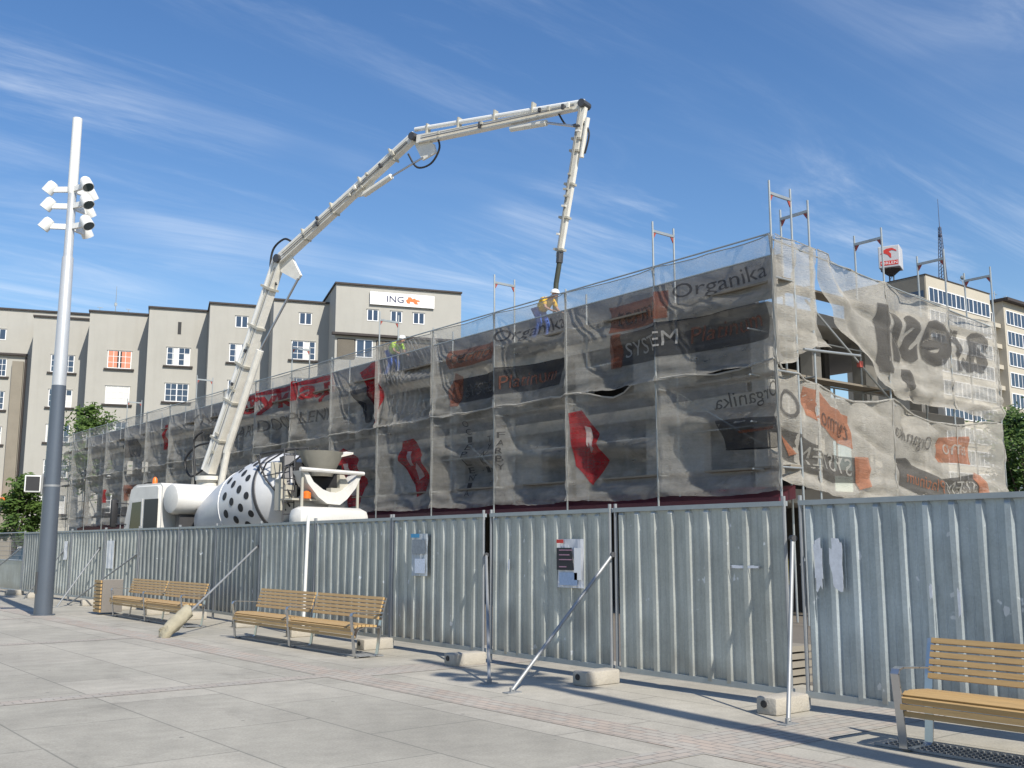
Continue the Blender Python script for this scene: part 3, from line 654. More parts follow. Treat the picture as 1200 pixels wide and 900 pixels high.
# ------------------------------------------------------------------ nets
def bay(s, lines):
    for a_, b_ in zip(lines[:-1], lines[1:]):
        if a_ <= s <= b_: return a_, b_
    return (lines[0], lines[1]) if s < lines[0] else (lines[-2], lines[-1])
RX = [17.3, 18.03] + XS + [30.0]
def disp(face, row, s, z):
    """depth of the net surface behind the line of outer standards (positive = blown inwards)"""
    lines = YS + [70.0] if face == 'L' else RX
    a_, b_ = bay(s, lines); u = min(1, max(0, (s - a_) / (b_ - a_)))
    z0, z1 = ((5.42, 8.12) if row == 'U' else (2.7, 5.42)); v = min(1, max(0, (z - z0) / (z1 - z0)))
    h = noise.noise(Vector((a_ * 3.7, 9.1 if row == 'U' else 3.3, 1.0 if face == 'L' else 5.0))) * .5 + .5
    h2 = noise.noise(Vector((a_ * 2.1 + 7, 2.2 if row == 'U' else 8.3, 4.0))) * .5 + .5
    amp = (.42 + .32 * h) if face == 'L' else (.10 + .22 * h)
    uu = u ** (.52 + .4 * h2)      # belly sits off-centre: steep at the fixings, flat in the middle
    vp = .38 + .3 * h2             # a rope pinches each belly somewhere on its height
    vert = math.sin(math.pi * min(1, max(0, v * .94 + .03))) ** .55 * (1 - (.25 + .5 * h) * math.exp(-((v - vp - .12 * (u - .5)) / .09) ** 2))
    body = (1 - abs(2 * uu - 1) ** (2.0 + 1.2 * h)) * vert
    # tension folds running down from the fixings
    wgt = max(0, 1 - abs(2 * u - 1)) ** .5
    fold = .030 * math.sin((s * 1.3 + (z - z0) * (2.2 if h > .5 else -2.2)) * 2.3 + 3 * noise.noise(Vector((s * .5, z * .6, 2)))) * wgt
    low = max(0, 1 - v * 3.6)
    fold += .05 * low * math.sin(z * 15 + 5 * noise.noise(Vector((s * .8, z * .5, 7.0))))
    far = min(1, max(0, (s - 34) / 12)) if face == 'L' else .3
    wr = (.025 + .06 * far) * noise.noise(Vector((s * .9, z * 1.5, 3.0))) + .010 * noise.noise(Vector((s * 3.0, z * 9.0, 5.0)))
    ridge = 1 - abs(noise.noise(Vector((s * .7 + z * .9, z * .8 - s * .3, 11.0)))) * 3.2
    wr += (.05 if face == 'L' else .11) * max(0, ridge) ** 2.2
    return amp * body + fold + wr * min(1, 6 * u + .2) * min(1, 6 * (1 - u) + .2)
def place(face, row, s, z, off=0., extra=0.):
    d = disp(face, row, s, z) + extra
    if face == 'L': return (17.24 + d - off, s, z)
    return (s, 12.84 + d - off, z)
def lin(pts):
    def f(x):
        if x <= pts[0][0]: return pts[0][1]
        for (a_, b_), (c_, d_) in zip(pts[:-1], pts[1:]):
            if x <= c_:
                k = (x - a_) / (c_ - a_); return b_ + (d_ - b_) * k
        return pts[-1][1]
    return f
def net(label, face, row, s0, s1, zt, zb, mat_, prints=(), left=None, right=None, extra=None, res=.085, rag=.03, seam=True):
    """s0..s1 along the face; zt / zb functions of s; left / right functions of v (0 top .. 1 bottom)"""
    nu = max(6, int((s1 - s0) / res)); nv = 34
    V = []; F = []
    for j in range(nv + 1):
        v = j / nv; a_ = left(v) if left else s0; b_ = right(v) if right else s1
        for i in range(nu + 1):
            s_ = a_ + (b_ - a_) * i / nu
            top = zt(s_); bot = zb(s_) + rag * noise.noise(Vector((s_ * 4, 1.0 if row == 'U' else 2.0, 0)))
            z_ = top + (bot - top) * v
            V.append(place(face, row, s_, z_, 0, extra(s_, z_) if extra else 0))
    for j in range(nv):
        for i in range(nu): F.append((j * (nu + 1) + i, j * (nu + 1) + i + 1, (j + 1) * (nu + 1) + i + 1, (j + 1) * (nu + 1) + i))
    cx, cy, cz = V[0]
    t = empty('debris_net', label, 'scaffold net', (cx, cy, 0), 0, 'debris nets on the scaffold')
    t.matrix_world = Matrix.Translation((cx, cy, 0))
    loc = lambda p: (p[0] - cx, p[1] - cy, p[2])
    raw('netting', [loc(p) for p in V], F, mat_, t, smooth=True)
    if seam:
        lines = [y for y in (YS if face == 'L' else [17.3] + XS) if s0 - .05 <= y <= s1 + .05]
        for y in lines:
            g = MB()   # doubled edge of the net laced to the standard
            pts = []
            for j in range(13):
                z_ = zt(y) + (zb(y) - zt(y)) * j / 12; pts.append((y + .03 * noise.noise(Vector((y, z_ * 2, 0))), z_))
            for (a_, za), (b_, zb_) in zip(pts[:-1], pts[1:]):
                q = [loc(place(face, row, a_ - .045, za, .012)), loc(place(face, row, a_ + .045, za, .012)), loc(place(face, row, b_ + .045, zb_, .012)), loc(place(face, row, b_ - .045, zb_, .012))]
                vs = [g.bm.verts.new(p) for p in q]; g.bm.faces.new(vs)
            bmesh.ops.remove_doubles(g.bm, verts=g.bm.verts, dist=1e-4); g.build('laced_edge', M['net_seam'], t)
        # rope along the top edge
        rp = MB(); n = max(4, int((s1 - s0) / .35)); pts = []
        a_ = left(0) if left else s0; b_ = right(0) if right else s1
        for i in range(n + 1):
            s_ = a_ + (b_ - a_) * i / n; pts.append(loc(place(face, row, s_, zt(s_), .01, extra(s_, zt(s_)) if extra else 0)))
        for p, q in zip(pts[:-1], pts[1:]): rp.tube(p, q, .012 if row == 'U' else .022, seg=5)
        rp.build('edge_rope', M['tube'] if row == 'U' and face == 'L' else M['net_seam'], t)
    for pr in prints: do_print(t, loc, face, row, pr, extra)
    return t
def slice_grid(bm, dx, dy):
    for ax, st in ((0, dx), (1, dy)):
        cs = [v.co[ax] for v in bm.verts]; k = math.floor(min(cs) / st) + 1
        while k * st < max(cs):
            co = [0, 0, 0]; co[ax] = k * st; no = [0, 0, 0]; no[ax] = 1
            bmesh.ops.bisect_plane(bm, geom=bm.verts[:] + bm.edges[:] + bm.faces[:], plane_co=co, plane_no=no); k += 1
def do_print(t, loc, face, row, pr, extra=None):
    kind, m, args = pr[0], M[pr[1]], pr[2:]
    if kind == 'text':
        # string, (s,z) of lower-left, (s,z) of lower-right, height, mirrored, layer
        s_, p0, p1, h, mir = args[:5]; lay = args[5] if len(args) > 5 else 2; bold = args[6] if len(args) > 6 else .02
        bm = fit_text(s_, offset=.035 if len(s_) == 1 and h > 1 else (.03 if pr[1] == 'n_red' else 0))
        ns, nz = p1[0] - p0[0], p1[1] - p0[1]
        bmesh.ops.triangulate(bm, faces=bm.faces[:])
        slice_grid(bm, .11 / abs(ns), .11 / h)
        bot = args[7] if len(args) > 7 else None
        for v in bm.verts:
            u = 1 - v.co.x if mir else v.co.x
            s2 = p0[0] + ns * u; z2 = p0[1] + nz * u + v.co.y * h
            if bot: z2 += bot * math.sin(math.pi * u)
            v.co = Vector(loc(place(face, row, s2, z2, .012 * lay, extra(s2, z2) if extra else 0)))
        me = bpy.data.meshes.new('lettering'); bm.to_mesh(me); bm.free(); me.materials.append(m)
        o = bpy.data.objects.new('lettering', me); COL.objects.link(o); o.parent = t
    elif kind == 'vtext':
        # letters one above the other, first at the top
        s_, sc_, ztop, zbot, wd = args[:5]; n = len(s_); hh = (ztop - zbot) / n
        for i, c in enumerate(s_):
            do_print(t, loc, face, row, ('text', pr[1], c, (sc_ + wd / 2, ztop - (i + 1) * hh + hh * .15), (sc_ - wd / 2, ztop - (i + 1) * hh + hh * .15), hh * .75, False, 2, .03), extra)
    elif kind == 'poly':
        pts = args[0]; lay = args[1] if len(args) > 1 else 1
        bm = bmesh.new(); vs = [bm.verts.new((p[0], p[1], 0)) for p in pts]; bm.faces.new(vs); bmesh.ops.triangulate(bm, faces=bm.faces[:], ngon_method='EAR_CLIP')
        slice_grid(bm, .11, .11)
        for v in bm.verts: v.co = Vector(loc(place(face, row, v.co.x, v.co.y, .012 * lay, extra(v.co.x, v.co.y) if extra else 0)))
        me = bpy.data.meshes.new('print_patch'); bm.to_mesh(me); bm.free(); me.materials.append(m)
        o = bpy.data.objects.new('print_patch', me); COL.objects.link(o); o.parent = t
def rect(s0, s1, z0, z1, dz=0, curve=0, n=8):
    a_ = [(s0 + (s1 - s0) * i / n, z0 + dz * i / n + curve * math.sin(math.pi * i / n)) for i in range(n + 1)]
    b_ = [(s0 + (s1 - s0) * i / n, z1 + dz * i / n + curve * math.sin(math.pi * i / n)) for i in range(n, -1, -1)]
    return a_ + b_
top = lambda s: 8.10
seamz = lambda s: 5.40 + .05 * noise.noise(Vector((s * 1.7, 0, 0)))
def seamlow(s):
    z = 5.44 + .05 * noise.noise(Vector((s * 1.7, 0, 0)))
    if 17.2 < s < 18.9: z -= .20 * math.sin((s - 17.2) / 1.7 * math.pi)
    if 13.6 < s < 15.3: z -= .09 * math.sin((s - 13.6) / 1.7 * math.pi)
    return z
bot = lambda s: 2.72 - .05 * math.sin((s - 12.9) / 3.13 * math.pi) ** 2
NL = M['net']
net('near upper net with dark box SYSTEM Platinum under black Organika lettering at the building corner', 'L', 'U', YS[0], YS[2], top, seamz, NL, [
    ('poly', 'n_navy', rect(13.25, 18.05, 5.98, 6.78, 0, -.02)), ('poly', 'n_orange', [(17.72, 5.95), (18.1, 5.95), (18.15, 6.4), (18.0, 6.8), (17.72, 6.8)], 2),
    ('text', 'n_white', 'SYSTEM', (17.62, 6.16), (15.75, 6.22), .36, False, 3, .02), ('text', 'n_orange', 'Platinum', (15.45, 6.18), (13.5, 6.28), .38, False, 3, .02),
    ('text', 'n_black', 'Organika', (15.85, 7.18), (13.3, 7.24), .44, False, 2, .02),
    ('poly', 'n_orange', rect(15.95, 18.15, 6.86, 7.52), 1), ('text', 'n_grey', 'termo', (17.95, 6.98), (16.25, 7.02), .40, False, 2, .02)])
net('upper net with faint SYSTEM Platinum box below the yellow-shirted worker', 'L', 'U', YS[2], YS[4], top, seamz, NL, [
    ('poly', 'n_navy', rect(20.0, 24.85, 5.80, 6.55, 0, -.02)), ('poly', 'n_orange', [(24.45, 5.70), (24.8, 5.70), (25.0, 6.2), (24.8, 6.75), (24.5, 6.6)], 2),
    ('text', 'n_grey', 'SYSTEM', (24.35, 5.95), (22.5, 5.98), .36, False, 3, .02), ('text', 'n_orange', 'Platinum', (22.3, 5.92), (20.3, 6.0), .38, False, 3, .02),
    ('text', 'n_black', 'Organika', (22.45, 7.15), (19.85, 7.25), .44, False, 2, .02),
    ('poly', 'n_orange', rect(22.75, 25.0, 6.88, 7.42), 1), ('text', 'n_grey', 'termo', (24.85, 6.98), (23.0, 7.0), .36, False, 2, .02)])
net('bunched upper net hanging in narrow vertical folds', 'L', 'U', YS[4], YS[5], top, seamz, NL, extra=lambda s, z: .09 * math.sin(s * 26 + 2 * noise.noise(Vector((s * 2, z * .7, 0)))) * (.4 + .6 * max(0, min(1, (s - 26.3) * 1.2))))
net('upper net with red arrow shaped print below the worker in hi-vis', 'L', 'U', YS[5], YS[6], top, seamz, NL, [
    ('poly', 'n_red', [(30.5, 7.5), (29.6, 7.75), (29.0, 7.7), (28.75, 7.0), (28.45, 6.5), (28.75, 5.75), (29.15, 5.6), (29.3, 6.6), (29.7, 7.2), (30.3, 7.25)]),
    ('poly', 'n_navy', [(30.9, 6.9), (30.0, 7.0), (29.6, 6.5), (29.5, 5.7), (29.9, 5.7), (30.1, 6.4), (30.6, 6.6)], 2)])
net('upper net with large red web address over grey lettering', 'L', 'U', YS[6], YS[9], top, seamz, NL, [
    ('poly', 'n_red', rect(32.2, 41.0, 7.55, 7.72), 1),
    ('text', 'n_red', 'fabrykola.pl', (41.1, 6.72), (31.95, 6.78), .98, False, 2, .06),
    ('text', 'n_grey', 'FARBY DOCIEPLENIA', (40.9, 6.05), (32.2, 6.12), .46, False, 2, .03)])
net('upper net behind the concrete pump boom', 'L', 'U', YS[9], YS[12], top, seamz, NL, [
    ('poly', 'n_red', rect(48.7, 49.2, 6.2, 7.4), 1), ('poly', 'n_grey', rect(42.5, 45.5, 6.2, 6.7), 1), ('text', 'n_grey', 'TYNKI', (45.4, 6.9), (42.2, 6.9), .5, False, 2, .04)])
net('farthest upper net ending behind the lamp mast', 'L', 'U', YS[12], YS[-1], top, seamz, NL, [('poly', 'n_grey', rect(52.5, 55.0, 6.1, 7.0), 1)])
net('near lower net with mirrored Organika and a dark box at the corner', 'L', 'L', YS[0], YS[2], seamlow, bot, NL, [
    ('text', 'n_black', 'Organika', (14.9, 4.50), (12.95, 4.62), .42, True, 2, .02), ('poly', 'n_navy', rect(12.95, 14.75, 3.62, 4.25, .08, .04)),
    ('poly', 'n_orange', rect(13.1, 14.2, 4.02, 4.07), 2),
    ('poly', 'n_red', [(19.35, 4.95), (19.0, 5.0), (18.55, 4.3), (18.3, 3.7), (18.75, 3.1), (19.2, 3.6)]), ('poly', 'n_white', [(18.95, 4.6), (18.8, 4.55), (18.6, 4.0), (18.75, 3.9)], 2)])
net('lower net with upright dark words above the faded poster panel', 'L', 'L', YS[2], YS[4], seamlow, bot, NL, [
    ('vtext', 'n_black', 'FARBY', 22.25, 4.75, 3.65, .22), ('vtext', 'n_black', 'OCIEPLENIA', 24.2, 5.25, 3.0, .22), ('vtext', 'n_black', 'TYNKI', 23.3, 4.75, 3.65, .2)])
net('lower net with one whole tilted red logo print', 'L', 'L', YS[4], YS[5], seamlow, bot, NL, [
    ('poly', 'n_red', [(27.6, 4.9), (27.05, 4.95), (26.5, 4.3), (26.15, 3.6), (26.4, 3.25), (26.8, 3.1), (27.1, 3.7), (27.75, 4.3)]),
    ('poly', 'n_white', [(27.3, 4.55), (27.1, 4.55), (26.95, 4.1), (27.15, 4.1)], 2), ('poly', 'n_white', [(26.95, 4.0), (26.7, 4.15), (26.55, 3.75), (26.9, 3.65)], 2)])
net('lower net with the red logo right of the mixer hopper', 'L', 'L', YS[5], YS[7], seamlow, bot, NL, [
    ('poly', 'n_red', [(31.75, 4.75), (31.3, 4.95), (30.5, 4.5), (30.1, 3.7), (30.3, 2.95), (30.9, 2.9), (31.6, 3.9)]),
    ('poly', 'n_white', [(31.2, 4.4), (31.0, 4.4), (30.8, 3.9), (31.05, 3.9)], 2), ('poly', 'n_white', [(30.95, 3.7), (30.7, 3.75), (30.6, 3.3), (30.85, 3.3)], 2)])
net('lower net behind the mixer drum and the boom base', 'L', 'L', YS[7], YS[11], seamlow, bot, NL, [('poly', 'n_grey', rect(37, 41, 3.6, 4.3), 1)])
net('farthest lower net left of the mixer cab with a small orange brick print', 'L', 'L', YS[11], YS[-1], seamlow, bot, NL, [
    ('poly', 'n_orange', rect(51.2, 53.6, 3.9, 4.7), 1), ('text', 'n_black', 'Organika', (50.6, 4.2), (47.4, 4.2), .5, False, 2, .02), ('poly', 'n_red', rect(56.6, 57.6, 3.9, 4.6), 1), ('poly', 'n_navy', rect(50, 57, 3.1, 3.6), 1)])

# right face
NR = M['net_right']
topR = lin([(17.3, 8.10), (18.5, 8.07), (19.5, 7.93), (20.6, 7.80), (23.1, 7.70), (25.2, 7.52), (27.4, 7.52)])
uR = lin([(17.3, 5.35), (18.4, 5.75), (19.0, 5.7), (20.2, 5.72), (21.0, 5.35), (21.9, 5.02), (23.0, 4.98), (24.5, 4.95), (26.0, 4.86), (27.5, 4.80)])
net('narrow pale curtain of net at the building corner, gathered at its foot', 'R', 'U', 17.3, 18.75, topR, lin([(17.3, 5.35), (17.9, 5.42), (18.6, 5.85), (19.4, 5.95)]), NR,
    right=lin([(0, 18.78), (.12, 18.86), (.3, 18.78), (.55, 18.72), (.75, 18.8), (.92, 19.1), (1, 19.55)]), extra=lambda s, z: .10 * math.sin(s * 9 + z * 1.3) * max(0, min(1, (6.6 - z))) - .03)
net('wide pale upper net with a hanging loose flap and large dark mirrored letters', 'R', 'U', 18.8, 26.92, topR, uR, NR, [
    ('text', 'r_grey', 'l', (21.12, 5.58), (21.68, 5.58), 1.62, True, 2, .02), ('text', 'r_grey', 'l', (21.86, 5.92), (22.28, 5.92), 1.20, True, 2, .02),
    ('text', 'r_grey', 's', (22.42, 5.98), (23.10, 6.0), 1.16, True, 2, .02), ('text', 'r_grey', 'e', (23.22, 5.98), (24.42, 6.0), 1.18, True, 2, .02),
    ('text', 'r_grey', 'r', (24.62, 6.02), (25.2, 6.04), 1.08, True, 2, .02), ('text', 'r_grey', 'a', (25.30, 6.04), (26.40, 6.06), 1.08, True, 2, .02),
    ('poly', 'r_grey', [(22.15, 5.30), (22.5, 5.25), (22.75, 5.5), (22.6, 5.78), (22.3, 5.78)], 2)],
    left=lin([(0, 18.78), (.1, 18.90), (.3, 19.18), (.5, 19.5), (.7, 19.85), (.85, 20.35), (1, 21.0)]),
    extra=lambda s, z: (-.16 * max(0, 1 - abs(s - (19.1 + (8.1 - z) * .62)) / .55) + .05 * math.sin((s * .8 + z) * 7) * max(0, 1 - abs(s - 19.8) / 1.2)))
lowtopR = lin([(17.3, 5.38), (18.0, 5.20), (18.9, 4.99), (20.0, 4.80), (21.0, 4.86), (21.6, 4.98), (21.95, 5.00), (22.6, 4.78), (23.4, 4.60), (24.4, 4.56), (25.3, 4.66), (26.2, 4.80), (27.5, 4.78)])
lowbotR = lin([(17.3, 2.98), (17.6, 2.90), (18.8, 2.72), (20.0, 2.55), (24, 2.5), (27.5, 2.6)])
net('pale lower net with mirrored SYSTEM on a dark band, nearest the corner', 'R', 'L', 17.3, 21.75, lowtopR, lowbotR, NR, [
    ('text', 'r_grey', 'O', (17.5, 4.28), (17.98, 4.20), .62, False, 2, .02),
    ('poly', 'r_orange', [(18.35, 4.98), (18.8, 4.85), (19.2, 4.60), (20.0, 4.46), (20.0, 3.72), (19.2, 3.95), (18.35, 4.35)]), ('text', 'r_grey', 'termo', (18.75, 4.18), (19.9, 3.88), .34, True, 2, .02),
    ('poly', 'r_grey', [(17.4, 4.12), (18.2, 3.86), (19.0, 3.58), (20.2, 3.52), (20.2, 2.98), (19.2, 2.95), (18.2, 3.18), (17.4, 3.52)]), ('text', 'r_white', 'SYSTEM', (18.1, 3.34), (19.9, 3.10), .38, True, 2, .02),
    ('poly', 'r_orange', [(20.0, 3.55), (20.5, 3.56), (20.6, 3.3), (20.5, 2.9), (20.05, 2.82)], 3), ('poly', 'r_orange', [(17.6, 3.9), (17.8, 3.8), (17.95, 3.5), (17.8, 3.45)], 3)])
net('pale lower net with mirrored Organika and a sagging dark band, right part', 'R', 'L', 21.75, 26.92, lowtopR, lowbotR, NR, [
    ('text', 'r_grey', 'Organika', (21.75, 4.05), (23.35, 3.78), .42, True, 2, .02, -.05),
    ('poly', 'r_orange', [(23.7, 4.22), (25.3, 4.36), (25.3, 3.64), (23.7, 3.62)]), ('text', 'r_white', 'termo', (23.9, 3.82), (25.15, 3.86), .30, True, 2, .02),
    ('poly', 'r_grey', [(21.8, 3.62), (22.3, 3.66), (22.9, 3.42), (23.8, 3.22), (25.4, 3.40), (25.6, 2.92), (24, 2.72), (22.6, 2.80), (21.9, 3.0)]),
    ('text', 'r_white', 'SYSTEM', (23.9, 2.84), (25.3, 2.94), .30, True, 2, .02), ('text', 'r_orange', 'Platinum', (22.2, 3.08), (23.75, 2.86), .30, True, 2, .02),
    ('poly', 'r_orange', [(25.35, 3.45), (25.8, 3.40), (25.95, 2.9), (25.7, 2.75), (25.45, 2.9)], 3)])

# ------------------------------------------------------------------ people
def skin_mesh(name, joints, edges, m, parent=None, sub=1):
    me = bpy.data.meshes.new(name); me.from_pydata([j[:3] for j in joints], edges, []); me.update()
    ob = bpy.data.objects.new(name, me); COL.objects.link(ob)
    ob.modifiers.new('skin', 'SKIN'); sv = me.skin_vertices[0].data
    for i, j in enumerate(joints):
        r_ = j[3]; sv[i].radius = (r_, r_) if not isinstance(r_, tuple) else r_
    sv[0].use_root = True
    ss = ob.modifiers.new('sub', 'SUBSURF'); ss.levels = sub; ss.render_levels = sub
    dg = bpy.context.evaluated_depsgraph_get(); dg.update()
    m2 = bpy.data.meshes.new_from_object(ob.evaluated_get(dg)); bpy.data.objects.remove(ob); m2.materials.clear(); m2.materials.append(m)
    for p in m2.polygons: p.use_smooth = True
    ob = bpy.data.objects.new(name, m2); COL.objects.link(ob)
    if parent: ob.parent = parent
    return ob
def worker(label, loc, rz, shirt, bend, vest=None):
    """faces local +X; bend = forward lean of the torso in degrees"""
    t = empty('person', label, 'person', loc, rz)
    c, s_ = math.cos(R(bend)), math.sin(R(bend))
    H0 = Vector((-.05, 0, .88))
    def T(u, fwd=0, y=0): return tuple(H0 + Vector((s_ * u + c * fwd, y, c * u - s_ * fwd)))
    sp, ch, nk = T(.22), T(.42), T(.54); hd = T(.66, .04); hd2 = T(.80, .06)
    J = [(*H0, .13), (*sp, .125), (*ch, .14), (*nk, .055), (*hd, .075), (*hd2, .07)]
    E = [(0, 1), (1, 2), (2, 3), (3, 4), (4, 5)]
    legs = []; arms = []
    for sg in (1, -1):
        kn = (.16 + .04 * sg, .13 * sg, .47); an = (-.04 + .12 * sg, .15 * sg, .09); toe = (an[0] + .17, .17 * sg, .04)
        hp = (H0.x, .09 * sg, .84); i0 = len(J)
        J += [(*hp, .095), (*kn, .065), (*an, .042), (*toe, .035)]; E += [(0, i0), (i0, i0 + 1), (i0 + 1, i0 + 2), (i0 + 2, i0 + 3)]
        legs.append((hp, kn, an))
        shd = T(.46, 0, .18 * sg); el = tuple(Vector(shd) + Vector((.12, .04 * sg, -.26))); wr = tuple(Vector(shd) + Vector((.33, -.04 * sg, -.38))); hn = tuple(Vector(wr) + Vector((.07, -.02 * sg, -.02)))
        i1 = len(J); J += [(*shd, .058), (*el, .042), (*wr, .028), (*hn, .032)]; E += [(2, i1), (i1, i1 + 1), (i1 + 1, i1 + 2), (i1 + 2, i1 + 3)]
        fi = len(J)
        for q in range(4):
            b_ = Vector(hn) + Vector((.02, (q - 1.5) * .018, .0)); J += [(*b_, .009), (*(b_ + Vector((.045, 0, -.01 - .004 * q))), .008), (*(b_ + Vector((.06, 0, -.04))), .007)]
            E += [(i1 + 3, fi + 3 * q), (fi + 3 * q, fi + 3 * q + 1), (fi + 3 * q + 1, fi + 3 * q + 2)]
        arms.append((shd, el, wr))
    skin_mesh('body', J, E, M['skin'], t, 1)
    g = MB(); g.ball(Vector(hd) * .45 + Vector(hd2) * .55, .102, 16, (1.02, .86, 1.15))
    f = MB(); hc = Vector(hd) * .4 + Vector(hd2) * .6
    g.bm.free()
    f.ball(hc + Vector((.105, 0, -.03)), .02, 8, (1, .8, 1.4)); f.ball(hc + Vector((0, .09, -.02)), .025, 8, (.7, .4, 1.2)); f.ball(hc + Vector((0, -.09, -.02)), .025, 8, (.7, .4, 1.2)); f.ball(hc, .098, 16, (1.0, .84, 1.15))
    f.build('face', M['skin'], t, smooth=True)
    h = MB(); hc2 = hc + Vector((0, 0, .045)); n = 16
    h.lathe([(0, .135), (.012, .135), (.014, .122), (.05, .118), (.09, .095), (.115, .055), (.122, .015)], hc2, (.15 * s_, 0, 1), 20)
    h.build('helmet', M['helmet'], t, smooth=True)
    # clothes follow the body
    tj = [(*H0, .165), (*sp, .18), (*ch, .19), (*T(.52), .085)]; te = [(0, 1), (1, 2), (2, 3)]
    for (a_, b_, c_) in arms:
        i1 = len(tj); mid = tuple(Vector(a_) * .2 + Vector(b_) * .8); tj += [(*a_, .078), (*mid, .062)]; te += [(2, i1), (i1, i1 + 1)]
    skin_mesh('shirt', tj, te, shirt, t, 1)
    if vest: skin_mesh('vest', [(*T(.02), .18), (*sp, .195), (*T(.46), .205)], [(0, 1), (1, 2)], vest, t, 1)
    pj = [(H0.x, 0, .90, .145)]; pe = []
    for (a_, b_, c_) in legs:
        i1 = len(pj); pj += [(*a_, .115), (*b_, .085), (*c_, .068)]; pe += [(0, i1), (i1, i1 + 1), (i1 + 1, i1 + 2)]
    skin_mesh('trousers', pj, pe, M['blue_cloth'], t, 1)
    bt = MB()
    for (a_, b_, c_) in legs: bt.box(c_[0] - .09, c_[0] + .20, c_[1] - .05, c_[1] + .05, 0, .10, bev=.03)
    bt.build('boots', M['black'], t, smooth=True)
    return t
worker('bending worker in yellow t-shirt and white helmet holding the pump hose', (17.98, 21.25, 7.2), R(-90), M['yellow'], 60)
worker('bending worker in hi-vis green vest and white helmet beside the thin frame', (17.95, 28.95, 7.15), R(-90), M['hivis'], 60, M['hivis'])

# ------------------------------------------------------------------ concrete pump
def wheel(parent, x, y, r=.5, w_=.3):
    s = 1 if x > 0 else -1
    ty = MB().lathe([(-w_ / 2, r * .6), (-w_ / 2, r * .93), (-w_ / 2 + .04, r), (w_ / 2 - .04, r), (w_ / 2, r * .93), (w_ / 2, r * .6)], (x, y, r), (1, 0, 0), 28).build('wheel', M['black'], parent, smooth=True)
    MB().lathe([(-w_ / 2 - .015, r * .5), (w_ / 2 + .015, r * .55), (w_ / 2 - .05, r * .3)], (x, y, r), (s, 0, 0), 20).build('rim', M['steel'], ty, smooth=True)
def truck_cab(t, y0, y1, wd=1.22, z1=3.4, ztop=None):
    # y1 is the front; side profile with raked windscreen and rounded roof edges
    c = MB(); prof = [(y0, .95), (y0, z1 - .10), (y0 + .12, z1), (y1 - .55, z1), (y1 - .30, z1 - .08), (y1 - .08, 2.3), (y1, 1.6), (y1, .6), (y1 - .6, .6), (y1 - .7, .95)]
    g = c.prism([(-wd, p[0], p[1]) for p in prof], (2 * wd, 0, 0)); bmesh.ops.bevel(c.bm, geom=[e for e in c.bm.edges if abs(e.verts[0].co.x) > wd - .01 and abs(e.verts[1].co.x) > wd - .01 and e.verts[0].co.x * e.verts[1].co.x > 0 and (e.verts[0].co.z > 2.5 or e.verts[1].co.z > 2.5)], offset=.09, segments=3, affect='EDGES')
    cab = c.build('cab', M['truck_white'], t, smooth=True)
    for s in (-1, 1):
        x = s * (wd + .004)
        MB().prism([(x, y1 - 1.12, 2.02), (x, y1 - .34, 2.02), (x, y1 - .46, 2.95), (x, y1 - 1.12, 2.98)], (s * .012, 0, 0)).build('door_frame', M['truck_white'], cab)
        MB().prism([(x + s * .013, y1 - 1.05, 2.10), (x + s * .013, y1 - .42, 2.10), (x + s * .013, y1 - .52, 2.88), (x + s * .013, y1 - 1.05, 2.90)], (s * .006, 0, 0)).build('side_window', M['glass'], cab)
        MB().prism([(x, y0 + .05, 1.0), (x, y1 - 1.22, 1.0), (x, y1 - 1.22, 2.96), (x, y0 + .05, 2.96)], (s * .01, 0, 0)).build('side_panel', M['cab_dark'], cab)
        m_ = MB().box(x + s * .22 - .11, x + s * .22 + .11, y1 + .10, y1 + .22, 2.15, 3.0, bev=.05); m_.build('mirror', M['black'], cab, smooth=True)
        MB().tube((x, y1 - .3, 2.85), (x + s * .2, y1 + .12, 2.9), .015).build('mirror_arm', M['dark_metal'], cab); MB().tube((x, y1 - .2, 2.25), (x + s * .2, y1 + .12, 2.25), .015).build('mirror_arm', M['dark_metal'], cab)
    MB().prism([(-1.05, y1 - .075, 2.25), (1.05, y1 - .075, 2.25), (1.0, y1 - .265, 3.12), (-1.0, y1 - .265, 3.12)], (0, .02, 0)).build('windscreen', M['glass'], cab)
    MB().box(-1.0, 1.0, y1, y1 + .03, 1.2, 1.5).build('grille', M['black'], cab)
    for s in (-1, 1): MB().box(s * .95 - .17, s * .95 + .17, y1, y1 + .04, .78, .98, bev=.02).build('headlight', M['sign_white'], cab)
    MB().box(-1.2, 1.2, y1 - .05, y1 + .08, .42, .72, bev=.03).build('bumper', M['truck_white'], cab)
    return cab

pump = empty('concrete_pump', 'white truck-mounted concrete pump with its long jointed boom arching over the building', 'concrete pump', (14.95, 36.7, 0), R(192))
pm = Matrix.Translation((14.95, 36.7, 0)) @ Matrix.Rotation(R(192), 4, 'Z'); pmi = pm.inverted()
MB().box(-.45, .45, -6.5, 4.5, .75, 1.15).build('chassis', M['dark_metal'], pump)
MB().box(-1.2, 1.2, -6.4, 1.8, 1.15, 1.6, bev=.04).build('platform', M['truck_white'], pump)
truck_cab(pump, 2.6, 4.6, z1=3.0)
for y in (3.5, 1.6, -3.2, -4.6):
    for x in (-1.05, 1.05): wheel(pump, x, y)
MB().lathe([(0, .75), (.6, .7), (.7, .5), (2.3, .38), (2.4, .5), (2.55, .5)], (0, 0, 1.6), (0, 0, 1), 24).build('slewing_column', M['cream_paint'], pump, smooth=True)
P0 = Vector((14.95, 36.7, 4.3)); P1 = Vector((15.88, 33.3, 11.85)); P2 = Vector((17.58, 27.15, 14.95)); P3 = Vector((19.35, 20.84, 14.38)); P4 = Vector((19.12, 21.70, 9.95))
